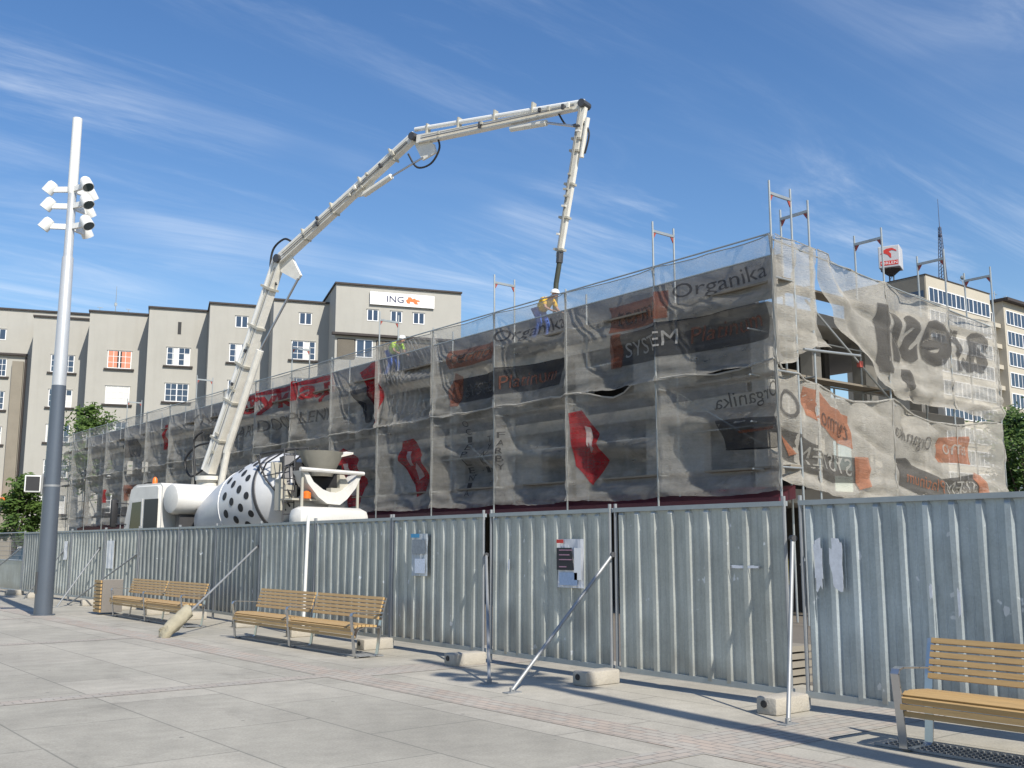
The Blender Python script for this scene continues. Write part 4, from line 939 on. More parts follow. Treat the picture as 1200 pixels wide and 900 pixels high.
hz = (P3 - P0); hz.z = 0; hz.normalize(); sd_ = Vector((0, 0, 1)).cross(hz)
def L_(v): return pmi @ Vector(v)
def off(p, along=0, up=0, side=0): return Vector(p) + hz * along + Vector((0, 0, up)) + sd_ * side
up3 = (pmi.to_3x3() @ sd_)
def bb(name, segs, m, parent=pump, smooth=False):
    g = MB()
    for q in segs:
        if q[0] == 'b': g.beam(L_(q[1]), L_(q[2]), *q[3:], up=tuple(up3))
        elif q[0] == 't': g.tube(L_(q[1]), L_(q[2]), q[3], seg=10)
        elif q[0] == 'p': g.prism([L_(x) for x in q[1]], pmi.to_3x3() @ (sd_ * q[2]))
    return g.build(name, m, parent, smooth=smooth)
def between(a_, b_, k): return a_ + (b_ - a_) * k
def perp(a_, b_):   # in-plane normal, pointing to the lower/right side
    d = (b_ - a_).normalized(); n = d.cross(sd_); return n if n.z < 0 else -n
# arm 1
n1 = perp(P0, P1)
arm1 = bb('arm', [('b', P0, between(P0, P1, .35), .34, .36, .32, .34), ('b', between(P0, P1, .35), P1, .32, .34, .25, .28)], M['cream_paint'])
bb('hydraulic_cylinder', [('t', between(P0, P1, .12) + n1 * .55, between(P0, P1, .60) + n1 * .50, .14)], M['cream_paint'], arm1)
bb('piston_rod', [('t', between(P0, P1, .60) + n1 * .50, P1 + n1 * 1.05 + Vector((0, 0, -.4)), .045)], M['brushed'], arm1)
bb('base_cylinder', [('t', P0 + Vector((0, 0, -1.9)) + hz * .35, between(P0, P1, .2) + n1 * .45, .12)], M['cream_paint'], arm1)
bb('concrete_pipe', [('t', P0 - n1 * .30 + sd_ * -.1, P1 - n1 * .24 + sd_ * -.1, .075)], M['white_paint'], arm1)
for k in (.15, .33, .5, .68, .86): bb('pipe_clamp', [('b', between(P0, P1, k) - n1 * .10, between(P0, P1, k + .010) - n1 * .10, .60, .40)], M['hopper'], arm1)
bb('link_plate', [('p', [P1 + Vector((0, 0, .25)) - hz * .2, P1 + hz * .45 + Vector((0, 0, .15)), P1 + n1 * 1.15 + Vector((0, 0, -.25)), P1 + n1 * .95 + Vector((0, 0, -.5)), P1 - Vector((0, 0, .45))], .10)], M['cream_paint'], arm1)
bb('joint_block', [('t', P1 + sd_ * .26, P1 - sd_ * .26, .16)], M['dark_metal'], arm1)
# arm 2
n2 = perp(P1, P2)
arm2 = bb('arm', [('b', P1, between(P1, P2, .5), .34, .30, .28, .26), ('b', between(P1, P2, .5), P2, .28, .26, .20, .22)], M['cream_paint'])
bb('hydraulic_cylinder', [('t', between(P1, P2, .62) + n2 * .35, between(P1, P2, .80) + n2 * .55, .10)], M['cream_paint'], arm2)
bb('piston_rod', [('t', between(P1, P2, .80) + n2 * .55, P2 + n2 * .85, .035)], M['brushed'], arm2)
bb('bracket', [('p', [between(P1, P2, .56) + n2 * .12, between(P1, P2, .70) + n2 * .12, between(P1, P2, .64) + n2 * .45], .1)], M['cream_paint'], arm2)
bb('concrete_pipe', [('t', P1 - n2 * .24, P2 - n2 * .20, .07)], M['white_paint'], arm2)
for k in (.2, .42, .63, .85): bb('pipe_clamp', [('b', between(P1, P2, k) - n2 * .06, between(P1, P2, k + .008) - n2 * .06, .48, .32)], M['hopper'], arm2)
bb('link_plate', [('p', [P2 + n2 * .1 - hz * .15, P2 + n2 * .95 - hz * .1, P2 + n2 * .80 + hz * .55, P2 + n2 * .45 + hz * .6, P2 + n2 * .10 + hz * .25], .08)], M['cream_paint'], arm2)
bb('joint_block', [('t', P2 + sd_ * .22, P2 - sd_ * .22, .13)], M['dark_metal'], arm2)
# arm 3 (cranked) with a pipe above it
A3 = P2 + hz * .15 + Vector((0, 0, -.12)); K3 = between(P2, P3, .45) + Vector((0, 0, -.10)); n3 = perp(P2, P3)
arm3 = bb('arm', [('b', A3, K3, .28, .24, .22, .22), ('b', K3, P3 + Vector((0, 0, -.05)), .22, .22, .13, .18)], M['cream_paint'])
bb('concrete_pipe', [('t', P2 + Vector((0, 0, .28)), P3 + Vector((0, 0, .10)), .075)], M['white_paint'], arm3)
for k in (.08, .28, .5, .72): bb('pipe_clamp', [('b', between(P2, P3, k) + Vector((0, 0, .16)), between(P2, P3, k + .008) + Vector((0, 0, .16)), .42, .2)], M['hopper'], arm3)
bb('hydraulic_cylinder', [('t', between(P2, P3, .60) + n3 * .32, between(P2, P3, .80) + n3 * .34, .10)], M['cream_paint'], arm3)
bb('piston_rod', [('t', between(P2, P3, .80) + n3 * .34, P3 + n3 * .60 - hz * .25, .04)], M['brushed'], arm3)
bb('joint_block', [('t', P3 + sd_ * .20, P3 - sd_ * .20, .12)], M['dark_metal'], arm3)
# arm 4 hangs down
arm4 = bb('arm', [('b', P3, between(P3, P4, .5), .17, .16, .14, .14), ('b', between(P3, P4, .5), P4, .14, .14, .10, .12)], M['cream_paint'])
bb('concrete_pipe', [('t', P3 - hz * .14, P4 - hz * .10, .05)], M['white_paint'], arm4)
for k in (.22, .30, .52, .74, .95): bb('pipe_clamp', [('b', between(P3, P4, k) - hz * .05, between(P3, P4, k + .014) - hz * .05, .32, .22)], M['hopper'], arm4)
bb('hydraulic_cylinder', [('t', between(P3, P4, .10) + hz * .2, between(P3, P4, .36) + hz * .2, .07)], M['cream_paint'], arm4)
hp = [P4, P4 + Vector((-.02, .05, -.35)), P4 + Vector((-.05, .13, -.8)), P4 + Vector((-.08, .15, -1.4)), P4 + Vector((-.1, .12, -2.2)), P4 + Vector((-.1, .1, -2.85))]
bb('end_hose', [('t', a_, b_, .075) for a_, b_ in zip(hp[:-1], hp[1:])], mat('rubber_hose', (.045, .05, .035), .7), arm4, True)
bb('hose_coupling', [('t', P4 + Vector((0, 0, .12)), P4 + Vector((-.01, .03, -.2)), .10)], M['dark_metal'], arm4)
for (pa, pb, nn, wd, par) in ((P0, P1, n1, .17, arm1), (P1, P2, n2, .13, arm2), (A3, P3, n3, .10, arm3), (P3, P4, -hz, .08, arm4)):
    rr_ = random.Random(int(pa.z * 10))
    bb('hose_line', [('t', between(pa, pb, .04) + sd_ * -.19 + nn * wd * .4, between(pa, pb, .96) + sd_ * -.15 + nn * wd * .2, .022)], M['steel'], par)
    bb('hose_line', [('t', between(pa, pb, .04) + sd_ * -.19 - nn * wd * .3, between(pa, pb, .96) + sd_ * -.15 - nn * wd * .2, .016)], M['hopper'], par)
    for q in range(7):
        k = rr_.uniform(.06, .94); o_ = nn * rr_.uniform(-1, 1) * wd
        bb('bracket', [('b', between(pa, pb, k) + sd_ * -.2 + o_, between(pa, pb, k + .012) + sd_ * -.2 + o_, rr_.uniform(.08, .2), .08)], M[rr_.choice(['dark_metal', 'cream_paint', 'hopper', 'hopper'])], par)
def loop(name, pts, r_, parent): 
    # smooth hose through control points
    out_ = []
    n = len(pts)
    for i in range(n - 1):
        p0, p1, p2, p3 = Vector(pts[max(0, i - 1)]), Vector(pts[i]), Vector(pts[i + 1]), Vector(pts[min(n - 1, i + 2)])
        for k in range(6):
            u = k / 6; out_.append(.5 * ((2 * p1) + (-p0 + p2) * u + (2 * p0 - 5 * p1 + 4 * p2 - p3) * u * u + (-p0 + 3 * p1 - 3 * p2 + p3) * u ** 3))
    out_.append(Vector(pts[-1])); g = MB().path([L_(p) for p in out_], r_, 6); return g.build(name, M['black'], parent, smooth=True)
loop('hydraulic_hose', [off(P0, -.1, 1.1), off(P0, -.9, 1.0), off(P0, -1.5, .5), off(P0, -1.1, -.1), off(P0, -.2, .2)], .04, arm1)
loop('hydraulic_hose', [off(P0, -.1, 1.5, -.3), off(P0, -.6, 1.2, -.3), off(P0, -.5, .2, -.3), off(P0, -.3, -1.2, -.3)], .04, arm1)
loop('hydraulic_hose', [off(P1, -.2, -.9), off(P1, -.55, -.3), off(P1, -.45, .45), off(P1, .1, .75), off(P1, .5, .6)], .04, arm1)
loop('hydraulic_hose', [off(P2, .9, -.1), off(P2, 1.05, -.6), off(P2, .7, -1.05), off(P2, .1, -1.05), off(P2, -.3, -.5)], .035, arm2)
loop('hydraulic_hose', [off(P3, -.9, -.05), off(P3, -.6, -.5), off(P3, -.1, -.55), off(P3, .15, -.9), off(P3, .0, -1.5)], .03, arm4)

# ------------------------------------------------------------------ concrete mixer
mx_ = empty('concrete_mixer_truck', 'white concrete mixer truck with black dots on its drum, behind the fence', 'mixer truck', (12.68, 24.4, 0), R(9.4))
MB().box(-.42, .42, -.2, 7.2, .8, 1.12).build('chassis', M['dark_metal'], mx_)
for y in (6.5, 4.6, 1.9, .6):
    for x in (-1.05, 1.05): wheel(mx_, x, y, .5, .32)
for s in (-1, 1): MB().box(s * 1.05 - .2, s * 1.05 + .2, .0, 2.5, 1.03, 1.07).build('mudguard', M['truck_white'], mx_)
truck_cab(mx_, 5.45, 7.5, 1.22, 3.42)
bc = MB().lathe([(0, .08), (.18, .07), (.24, .03)], (-.7, 6.7, 3.42), (0, 0, 1), 14).build('beacon', M['orange'], mx_, smooth=True)
tank = MB().lathe([(0, .30), (.03, .40), (.10, .44), (1.9, .44), (1.97, .40), (2.0, .30)], (-1.18, 4.95, 2.94), (1, 0, 0), 28).build('water_tank', M['truck_white'], mx_, smooth=True)
MB().box(-.9, .9, 4.85, 5.05, 1.1, 2.5).build('tank_stand', M['dark_metal'], tank)
ax0 = Vector((0, 4.45, 2.20)); ax1 = Vector((0, .2, 3.10)); ax = (ax1 - ax0).normalized()
prof = [(0, .35), (.02, .66), (.12, .74), (.55, .86), (1.1, .99), (1.7, 1.09), (2.2, 1.15), (2.75, 1.19), (3.3, 1.19), (3.7, 1.14), (4.1, .98), (4.45, .76), (4.6, .62), (4.62, .40)]
drum = MB().lathe(prof, ax0, ax, 48).build('drum', M['drum'], mx_, smooth=True)
def rad(d):
    for (a_, b_), (c_, e_) in zip(prof[:-1], prof[1:]):
        if a_ <= d <= c_ and c_ > a_: return b_ + (e_ - b_) * (d - a_) / (c_ - a_)
    return .6
qd = ax.to_track_quat('Z', 'Y').to_matrix()
for i, d in enumerate((2.35, 2.72, 3.08, 3.40)):
    n = 15
    for k in range(n):
        a_ = (k + .5 * (i % 2)) / n * 2 * math.pi; rr = (.115, .11, .115, .10)[i]
        c_ = lambda dd, aa: ax0 + ax * (d + dd) + qd @ (Vector((math.cos(aa), math.sin(aa), 0)) * (rad(d + dd) + .006))
        pts = [c_(rr * math.sin(t_ / 14 * 2 * math.pi), a_ + rr * math.cos(t_ / 14 * 2 * math.pi) / rad(d)) for t_ in range(14)]
        dots = MB(); vs = [dots.bm.verts.new(p) for p in pts]; dots.bm.faces.new(vs); dots.build('dot', M['black'], drum)
MB().lathe([(3.62, 1.145), (3.64, 1.17), (3.72, 1.15), (3.74, 1.11)], ax0, ax, 48).build('drum_ring', M['dark_metal'], drum, smooth=True)
MB().lathe([(1.95, 1.12), (1.96, 1.135), (1.985, 1.14), (1.995, 1.125)], ax0, ax, 48).build('weld_seam', M['drum'], drum, smooth=True)
for k in range(0):
    a_ = R(150 + k * 20); g = MB()
    for d in (3.78, 3.95, 4.1): 
        p = ax0 + ax * d + qd @ (Vector((math.cos(a_ + (d - 3.78) * .5), math.sin(a_ + (d - 3.78) * .5), 0)) * (rad(d) + .01)); p2 = ax0 + ax * (d + .2) + qd @ (Vector((math.cos(a_ + (d - 3.58) * .5), math.sin(a_ + (d - 3.58) * .5), 0)) * (rad(d + .2) + .01)); g.tube(p, p2, .014, seg=5)
    g.build('cone_stripe', M['black'], drum)
# hopper: wide grey funnel, open to the top
hop = MB(); hx, hy = .15, -.25; n = 20
rings = []
for z, rx, ry in ((4.05, .62, .52), (3.90, .58, .48), (3.45, .34, .30), (3.40, .32, .28)):
    rings.append([hop.bm.verts.new((hx + rx * math.cos(i / n * 2 * math.pi), hy + ry * math.sin(i / n * 2 * math.pi), z)) for i in range(n)])
for a_, b_ in zip(rings[:-1], rings[1:]):
    for i in range(n): hop.bm.faces.new((a_[i], a_[(i + 1) % n], b_[(i + 1) % n], b_[i]))
hop.bm.faces.new(rings[-1]); bmesh.ops.solidify(hop.bm, geom=hop.bm.faces[:], thickness=.015)
hopper = hop.build('hopper', M['hopper'], mx_, smooth=True)
MB().prism([(hx + .30, hy - .4, 3.90), (hx + .92, hy - .2, 4.04), (hx + .92, hy + .1, 4.08), (hx + .30, hy + .35, 3.95)], (0, 0, .05)).build('hopper_lip', M['cream_paint'], hopper)
# white crescent-shaped rear frame with cross bar
cr = MB(); outer = [(-.78, 3.50), (-.62, 3.18), (-.28, 2.84), (.0, 2.68), (.42, 2.66), (.66, 2.82), (.94, 3.12), (1.14, 3.48)]; inner = [(-.62, 3.46), (-.44, 3.22), (-.14, 3.04), (.08, 2.98), (.36, 2.97), (.56, 3.04), (.80, 3.20), (1.00, 3.44)]
for i in range(7): cr.prism([(outer[i][0], -.75, outer[i][1]), (outer[i + 1][0], -.75, outer[i + 1][1]), (inner[i + 1][0], -.75, inner[i + 1][1]), (inner[i][0], -.75, inner[i][1])], (0, .45, 0))
crf = cr.build('rear_frame', M['truck_white'], mx_)
MB().box(-.55, .95, -.12, .0, 2.75, 3.75).build('drum_mouth_shade', M['black'], crf)  # black block stands for the shade inside the drum mouth
MB().tube((-.9, -.8, 3.52), (1.15, -.8, 3.50), .055).build('cross_bar', M['truck_white'], crf)
for x in (-.72, 1.08): MB().tube((x, -.65, 1.1), (x, -.65, 3.5), .04).build('upright', M['hopper'], crf)
MB().prism([(.52, -.6, 3.0), (.86, -.6, 3.15), (.70, -.55, 3.46), (.55, -.55, 3.46)], (0, .12, 0)).prism([(.22, -.62, 2.98), (.62, -.62, 2.98), (.62, -.62, 3.10), (.22, -.62, 3.10)], (0, .2, 0)).build('discharge_chute', M['hopper'], mx_)
# rounded white guard at the rear, seen just above the fence
rg = MB(); rg.box(-1.12, 1.15, -1.15, -.55, 1.95, 2.58, bev=.22); rg.build('rear_guard', M['truck_white'], mx_, smooth=True)
ld = MB()
for x in (-1.05, -.72): ld.tube((x, -.35, 1.2), (x, -.30, 4.05), .016, seg=6)
for k in range(9): ld.tube((-1.05, -.34, 1.5 + k * .3), (-.72, -.34, 1.5 + k * .3), .014, seg=6)
ld.tube((-1.05, -.3, 4.05), (-.95, .9, 4.0), .014, seg=6); ld.tube((-1.05, -.3, 3.45), (-.95, .9, 3.4), .014, seg=6); ld.tube((-.95, .9, 2.4), (-.95, .9, 4.0), .014, seg=6); ld.tube((-.3, -.3, 3.0), (-.3, -.3, 4.15), .014, seg=6); ld.tube((-1.05, -.3, 4.05), (-.3, -.3, 4.12), .014, seg=6)
ld.build('ladder', M['dark_metal'], mx_)
MB().box(-.95, -.15, -.55, .25, 2.75, 2.80).box(-.9, -.55, -.2, .3, 2.80, 3.15).build('valve_platform', M['hopper'], mx_)
MB().lathe([(0, .11), (.14, .11), (.19, .05)], (-.52, -.58, 2.80), (0, 0, 1), 14).build('tail_beacon', M['orange'], mx_, smooth=True)
g = MB().box(-.6, .6, -.3, .9, 1.12, 2.2).box(-.25, .25, .1, .5, 2.2, 2.7); g.build('rear_pedestal', M['dark_metal'], mx_)
for k, pts in enumerate((
    [(-1.0, .95, 3.9), (-1.02, .5, 3.3), (-.9, .1, 2.9), (-.8, -.1, 2.5)], [(-.95, .9, 4.0), (-.7, .4, 4.05), (-.45, -.1, 4.1)],
    [(-.98, 1.0, 3.2), (-.95, .6, 3.75), (-.75, .2, 4.0)], [(-.8, .1, 3.9), (-.9, -.1, 3.2), (-.75, -.3, 2.8)])):
    MB().path(pts, .022, 6).build('hydraulic_hose', M['black'], mx_)
MB().box(-.98, -.80, -.1, .15, 2.5, 3.3).build('control_box', M['hopper'], mx_); MB().box(-1.0, -.5, .3, .34, 3.35, 3.75).build('splash_plate', M['hopper'], mx_)
MB().prism([(-.75, .0, 3.05), (-.35, -.2, 3.05), (-.45, .1, 4.0), (-.72, .2, 3.9)], (.06, .25, 0)).build('side_bracket', M['dark_metal'], mx_)
loopm = MB().path([(-.75, -.2, 2.6), (-.85, .2, 3.1), (-.7, .1, 3.6), (-.35, -.1, 3.95), (0, -.3, 4.14)], .025, 6); loopm.build('water_hose', M['black'], mx_)

# ------------------------------------------------------------------ lamp masts
def mast(loc, rz, label):
    t = empty('lamp_mast', label, 'lamp mast', loc, rz, 'plaza lamp masts')
    MB().lathe([(0, .205), (.02, .205), (1.2, .20), (5.45, .165)], (0, 0, 0), (0, 0, 1), 32).build('pole_base', M['lamp_dark'], t, smooth=True)
    MB().box(-.212, -.19, -.07, .07, .5, 1.0).build('access_door', M['dark_metal'], t)
    MB().lathe([(0, .188), (.05, .188)], (0, 0, 3.0), (0, 0, 1), 28).build('strap', M['steel'], t, smooth=True)
    MB().lathe([(0, .27), (.025, .27)], (0, 0, .0), (0, 0, 1), 28).build('base_plate', M['lamp_dark'], t, smooth=True)
    MB().lathe([(0, .160), (3.2, .135), (3.25, .11), (4.9, .10)], (0, 0, 5.45), (0, 0, 1), 28).build('pole', M['lamp_light'], t, smooth=True)
    MB().lathe([(0, .09), (.15, .115), (.2, .12), (2.05, .115)], (0, 0, 10.25), (0, 0, 1), 28).build('pole_top', M['white_paint'], t, smooth=True)
    for z in (10.42, 9.98, 9.45):
        for k, a_ in enumerate((141, 288, 25)):
            a_ += {10.42: 0, 9.98: 4, 9.45: 8}[z]
            d = Vector((math.cos(R(a_)), math.sin(R(a_)), 0)); g = MB()
            g.beam(d * .08 + Vector((0, 0, z)), d * .46 + Vector((0, 0, z)), .08, .13); arm = g.build('lamp_arm', M['white_paint'], t)
            c_ = d * .56 + Vector((0, 0, z + .05)); ax_ = (d * .75 + Vector((0, 0, -1))).normalized()
            MB().lathe([(-.17, .03), (-.16, .10), (-.10, .135), (.10, .145), (.15, .145)], c_, ax_, 20).build('floodlight', M['white_paint'], arm, smooth=True)
            MB().lathe([(.151, .128), (.156, .12)], c_, ax_, 20).build('lens', M['glass'], arm)
    return t
mast((6.73, 26.07, 0), 0, 'tall lamp mast at the left with nine small floodlights and a dark grey base')
mast((6.74, -.55, 0), R(0), 'second lamp mast outside the right edge, seen only by its shadow on the paving')
t = empty('loudspeaker', 'white box loudspeaker with dark grille strapped to the lamp mast', 'loudspeaker', (6.38, 26.30, 3.07), R(-16))
MB().box(-.20, .16, -.13, .13, -.2, .2, bev=.02).build('housing', M['white_paint'], t)
g = MB().box(-.17, .13, -.136, -.131, -.17, .17)
g.build('grille', M['black'], t)
MB().box(.162, .24, -.03, .03, -.25, .25).build('bracket', M['steel'], t)

# ------------------------------------------------------------------ old grey office block
old = None
FD = Vector((.94, -.341, 0)).normalized(); FN = Vector((-.341, -.94, 0)).normalized()
def oldblock(P, Wd, H_, label, windows, depth=9.0, ledges=()):
    t = empty('office_block_bay', label, 'building', (P[0], P[1], 0), math.atan2(FD.y, FD.x), 'stepped bays of the old grey office building')
    # local: +X along facade, -Y outwards
    MB().box(0, Wd, 0, depth, 0, H_ - .25).build('wall', M['render'], t)
    r = MB().box(-.12, Wd + .05, -.18, depth, H_ - .25, H_ - .10); r.build('roof', M['roof'], t)
    for w_ in windows: window(t, *w_)
    return t
def window(t, x0, x1, z0, z1, kind='glass', sill=True):
    cols = 4 if x1 - x0 > 1.5 else 2; rows = 3 if x1 - x0 > 1.5 else 1
    f = MB(); fr = .07
    f.box(x0, x1, -.035, -.003, z0, z0 + fr); f.box(x0, x1, -.035, -.003, z1 - fr, z1); 
    f.box(x0, x0 + fr, -.034, -.003, z0 + fr, z1 - fr); f.box(x1 - fr, x1, -.034, -.003, z0 + fr, z1 - fr)
    if cols == 4:
        for k in (1, 2, 3):
            w2 = .10 if k == 2 else .04; xc = x0 + (x1 - x0) * k / 4; f.box(xc - w2 / 2, xc + w2 / 2, -.033, -.003, z0 + fr, z1 - fr)
        for k in (1, 2): zc = z0 + (z1 - z0) * k / 3; f.box(x0 + fr, x1 - fr, -.031, -.003, zc - .02, zc + .02)
    else: xc = (x0 + x1) / 2; f.box(xc - .05, xc + .05, -.033, -.003, z0 + fr, z1 - fr)
    fo = f.build('window', M['sign_white'], t)
    pm_ = {'glass': M['pane'], 'white': M['curtain'], 'orange': M['blind']}[kind]
    MB().box(x0 + .02, x1 - .02, -.012, -.004, z0 + .02, z1 - .02).build('pane', pm_, fo)
    if kind == 'glass' and cols == 4:
        rw = random.Random(int((x0 + z0) * 100) + int(t.location.x * 10)); q = rw.randint(0, 5)
        if q < 3: MB().box(x0 + .08 + q * (x1 - x0 - .1) / 4, x0 + (q + 1) * (x1 - x0) / 4, -.0145, -.0125, z0 + .08, z1 - .08).build('curtain', M['curtain'], fo)
        if q in (1, 4): MB().box(x1 - (x1 - x0) / 4, x1 - .08, -.0145, -.0125, z0 + .08, z0 + .08 + (z1 - z0) * .6).build('curtain', M['curtain'], fo)
    if kind == 'orange': MB().box(x0 + .85, x0 + 1.25, -.016, -.0125, z0 + .08, z1 - .08).build('opening', M['black'], fo)
    if sill: MB().box(x0 - .28, x1 + .28, -.20, -.002, z0 - .16, z0 - .02).build('sill', M['roof'], fo)
    # reveal casts a line of shade at the head
    MB().box(x0 - .05, x1 + .05, -.10, -.002, z1 + .003, z1 + .05).build('lintel', M['render'], fo)
def floors(kinds, xs=(1.70, 3.75), small=None):
    w_ = []
    for (z0, z1), k in zip(((18.0, 19.7), (14.65, 16.35), (11.3, 13.0), (7.95, 9.65), (4.6, 6.3)), kinds): w_.append((xs[0], xs[1], z0, z1, k))
    if small: w_.append((small[0], small[1], 21.2, 22.3, 'glass', False))
    return w_
b0 = oldblock((17.7, 109.4), 14.0, 24.8, 'farthest left grey office bay, set back, with small upper window at the photo edge', [(4.0, 5.2, 21.5, 22.6, 'glass', False), (3.9, 5.45, 17.9, 19.65, 'glass'), (3.9, 5.45, 14.65, 16.45, 'glass'), (3.9, 5.45, 11.3, 13.0, 'glass')], 8)
MB().box(-3, 7.25, -.35, -.005, 20.0, 20.2).build('ledge', M['roof'], b0); MB().box(6.0, 7.0, -.5, -.005, 0, 19.4).build('pilaster', M['tan'], b0); MB().tube((7.15, -.12, 0), (7.15, -.12, 19.9), .09).build('downpipe', M['roof'], b0)
MB().box(-4, 6.6, -1.2, -.005, 5.9, 6.15).build('awning', M['orange'], b0)
oldblock((24.0, 103.1), 5.2, 23.5, 'grey office bay right behind the lamp mast', floors(['glass'] * 5), 9)
oldblock((27.5, 97.6), 5.2, 23.5, 'grey office bay with the orange blinds', floors(['orange', 'white', 'glass', 'glass', 'glass'], (1.75, 3.85)), 9)
b3 = oldblock((31.3, 92.6), 5.2, 23.5, 'grey office bay with a narrow slit window near its roof', floors(['glass'] * 5), 9)
MB().box(2.55, 2.85, -.03, -.004, 20.95, 22.1).build('slit_window', M['black'], b3)
oldblock((35.0, 87.5), 5.3, 23.5, 'grey office bay partly hidden by the pump boom', floors(['glass'] * 5, (1.82, 3.9), (2.25, 3.35)), 9)
oldblock((38.9, 82.7), 5.2, 23.5, 'grey office bay left of the tower with the white sign', floors(['glass'] * 5, (1.68, 3.77), (2.27, 3.37)), 9)
ing = oldblock((42.2, 77.4), 11.3, 24.45, 'grey office tower bay carrying the white ING sign', [(2.75, 3.75, 21.1, 22.15, 'glass', False), (4.85, 5.87, 21.1, 22.15, 'glass', False), (6.87, 7.9, 21.1, 22.15, 'glass', False), (1.85, 3.3, 17.8, 19.4, 'glass', False)], 10)
MB().box(-.3, 11.5, -.45, -.005, 19.65, 19.85).build('ledge', M['roof'], ing)
lv = MB()
for i in range(16): lv.box(.25 + i * .09, .30 + i * .09, -.08, -.004, 17.6, 19.3)
lv.build('louvres', M['tan'], ing)
lv = MB()
for i in range(40): lv.box(3.7 + i * .12, 3.76 + i * .12, -.08, -.004, 17.6, 19.3)
lv.build('louvres', M['tan'], ing); MB().box(.2, 1.75, -.003, -.001, 17.6, 19.4).box(3.6, 8.6, -.003, -.001, 17.6, 19.4).build('recess_shade', M['roof'], ing)  # flat dark sheet paints the shade of the recess behind the louvres
sg = empty('office_sign', 'white rooftop sign reading ING with orange lion on the grey tower', 'sign', (42.2, 77.4, 0), math.atan2(FD.y, FD.x))
MB().box(2.95, 8.75, -.22, -.08, 22.58, 23.72).build('board', M['sign_white'], sg)
flat_text('lettering', 'ING', (4.45, -.225, 22.88), (1.5, 0, 0), (0, 0, .56), M['navy'], sg, .02)
ln = MB(); ln.prism([(6.25, -.224, 22.9), (6.5, -.224, 22.85), (6.55, -.224, 23.05), (6.85, -.224, 23.02), (6.95, -.224, 22.85), (7.25, -.224, 22.85), (7.15, -.224, 23.1), (7.4, -.224, 23.1), (7.4, -.224, 23.22), (7.1, -.224, 23.25), (6.9, -.224, 23.38), (6.75, -.224, 23.28), (6.6, -.224, 23.45), (6.35, -.224, 23.45), (6.3, -.224, 23.25), (6.15, -.224, 23.15)], (0, -.02, 0)); ln.build('lion_emblem', M['sign_orange'], sg)
# antennas on the old roof
for k, (x, y, h, lb) in enumerate(((30.2, 99.0, 3.0, 'tall thin white aerial on the roof of the bay with orange blinds'), (28.9, 99.5, .8, 'short aerial left of the tall thin one'), (31.3, 98.6, .8, 'short aerial right of the tall thin one'))):
    g = MB().tube((0, 0, 0), (0, 0, h), .04, .02, 6)
    if k: g.beam((-.25, 0, h), (.25, 0, h), .04, .04)
    else: g.box(-.12, .12, -.04, .04, h * .35, h * .45)
    o = g.build('roof_aerial', M['tube']); o.location = (x, y, 23.4); tag(o, lb, 'aerial', 'aerials on the old roof')

# ------------------------------------------------------------------ beige apartment tower on the right
ap = empty('apartment_block', 'tall beige apartment block behind the right end of the nets', 'building', (121.0, 66.6, 0))
MB().box(0, 16.6, 0, 12, 0, 36).build('wall', M['beige'], ap)
MB().box(16.6, 20.4, 1.6, 12, 0, 35.4).build('recessed_wall', M['beige'], ap)
MB().box(20.4, 60, 0, 12, 0, 35.6).build('wall', M['beige'], ap)
MB().box(20.0, 60.3, -.9, 12.2, 35.6, 36.0).build('roof', M['roof'], ap); MB().box(-.15, 16.7, -.1, 12.1, 36.0, 36.12).build('roof', M['roof'], ap)
MB().box(-.12, -.004, .1, 12, 0, 36).build('end_wall_cladding', M['tan'], ap); MB().box(-.2, -.125, .3, 4.5, 31.6, 34.0).build('end_window', M['blue_cloth'] if False else M['pane'], ap)
def strip(x0, x1, z0, z1, n, y=-.0):
    f = MB(); f.box(x0, x1, y - .10, y - .003, z0 - .12, z0); f.box(x0, x1, y - .10, y - .003, z1, z1 + .12)
    for i in range(n + 1): xc = x0 + (x1 - x0) * i / n; f.box(xc - (.09 if i % 2 == 0 else .045), xc + (.09 if i % 2 == 0 else .045), y - .09, y - .003, z0, z1)
    o = f.build('window', M['sign_white'], ap); MB().box(x0 + .05, x1 - .05, y - .04, y - .004, z0, z1).build('pane', M['pane'], o)
for k in range(10):
    zt_ = 34.4 - 2.95 * k
    strip(.5, 16.2, zt_ - 1.75, zt_, 14)
    strip(16.8, 20.2, zt_ - 1.45 - .3, zt_ - .3, 4, 1.6)
    MB().box(16.7, 20.3, .5, 1.55, zt_ - 2.6, zt_ - 2.0).build('balcony', M['beige'], ap)
    strip(20.9, 27.5, zt_ - 1.95, zt_ - .1, 6); strip(28.4, 36.0, zt_ - 1.95, zt_ - .1, 6); strip(37, 45.0, zt_ - 1.95, zt_ - .1, 6)
hs = MB().box(14.0, 17.5, 3, 6, 36.0, 37.2).box(14.8, 16.5, 3.5, 5, 37.2, 38.0); hs.build('roof_housing', M['tan'], ap)
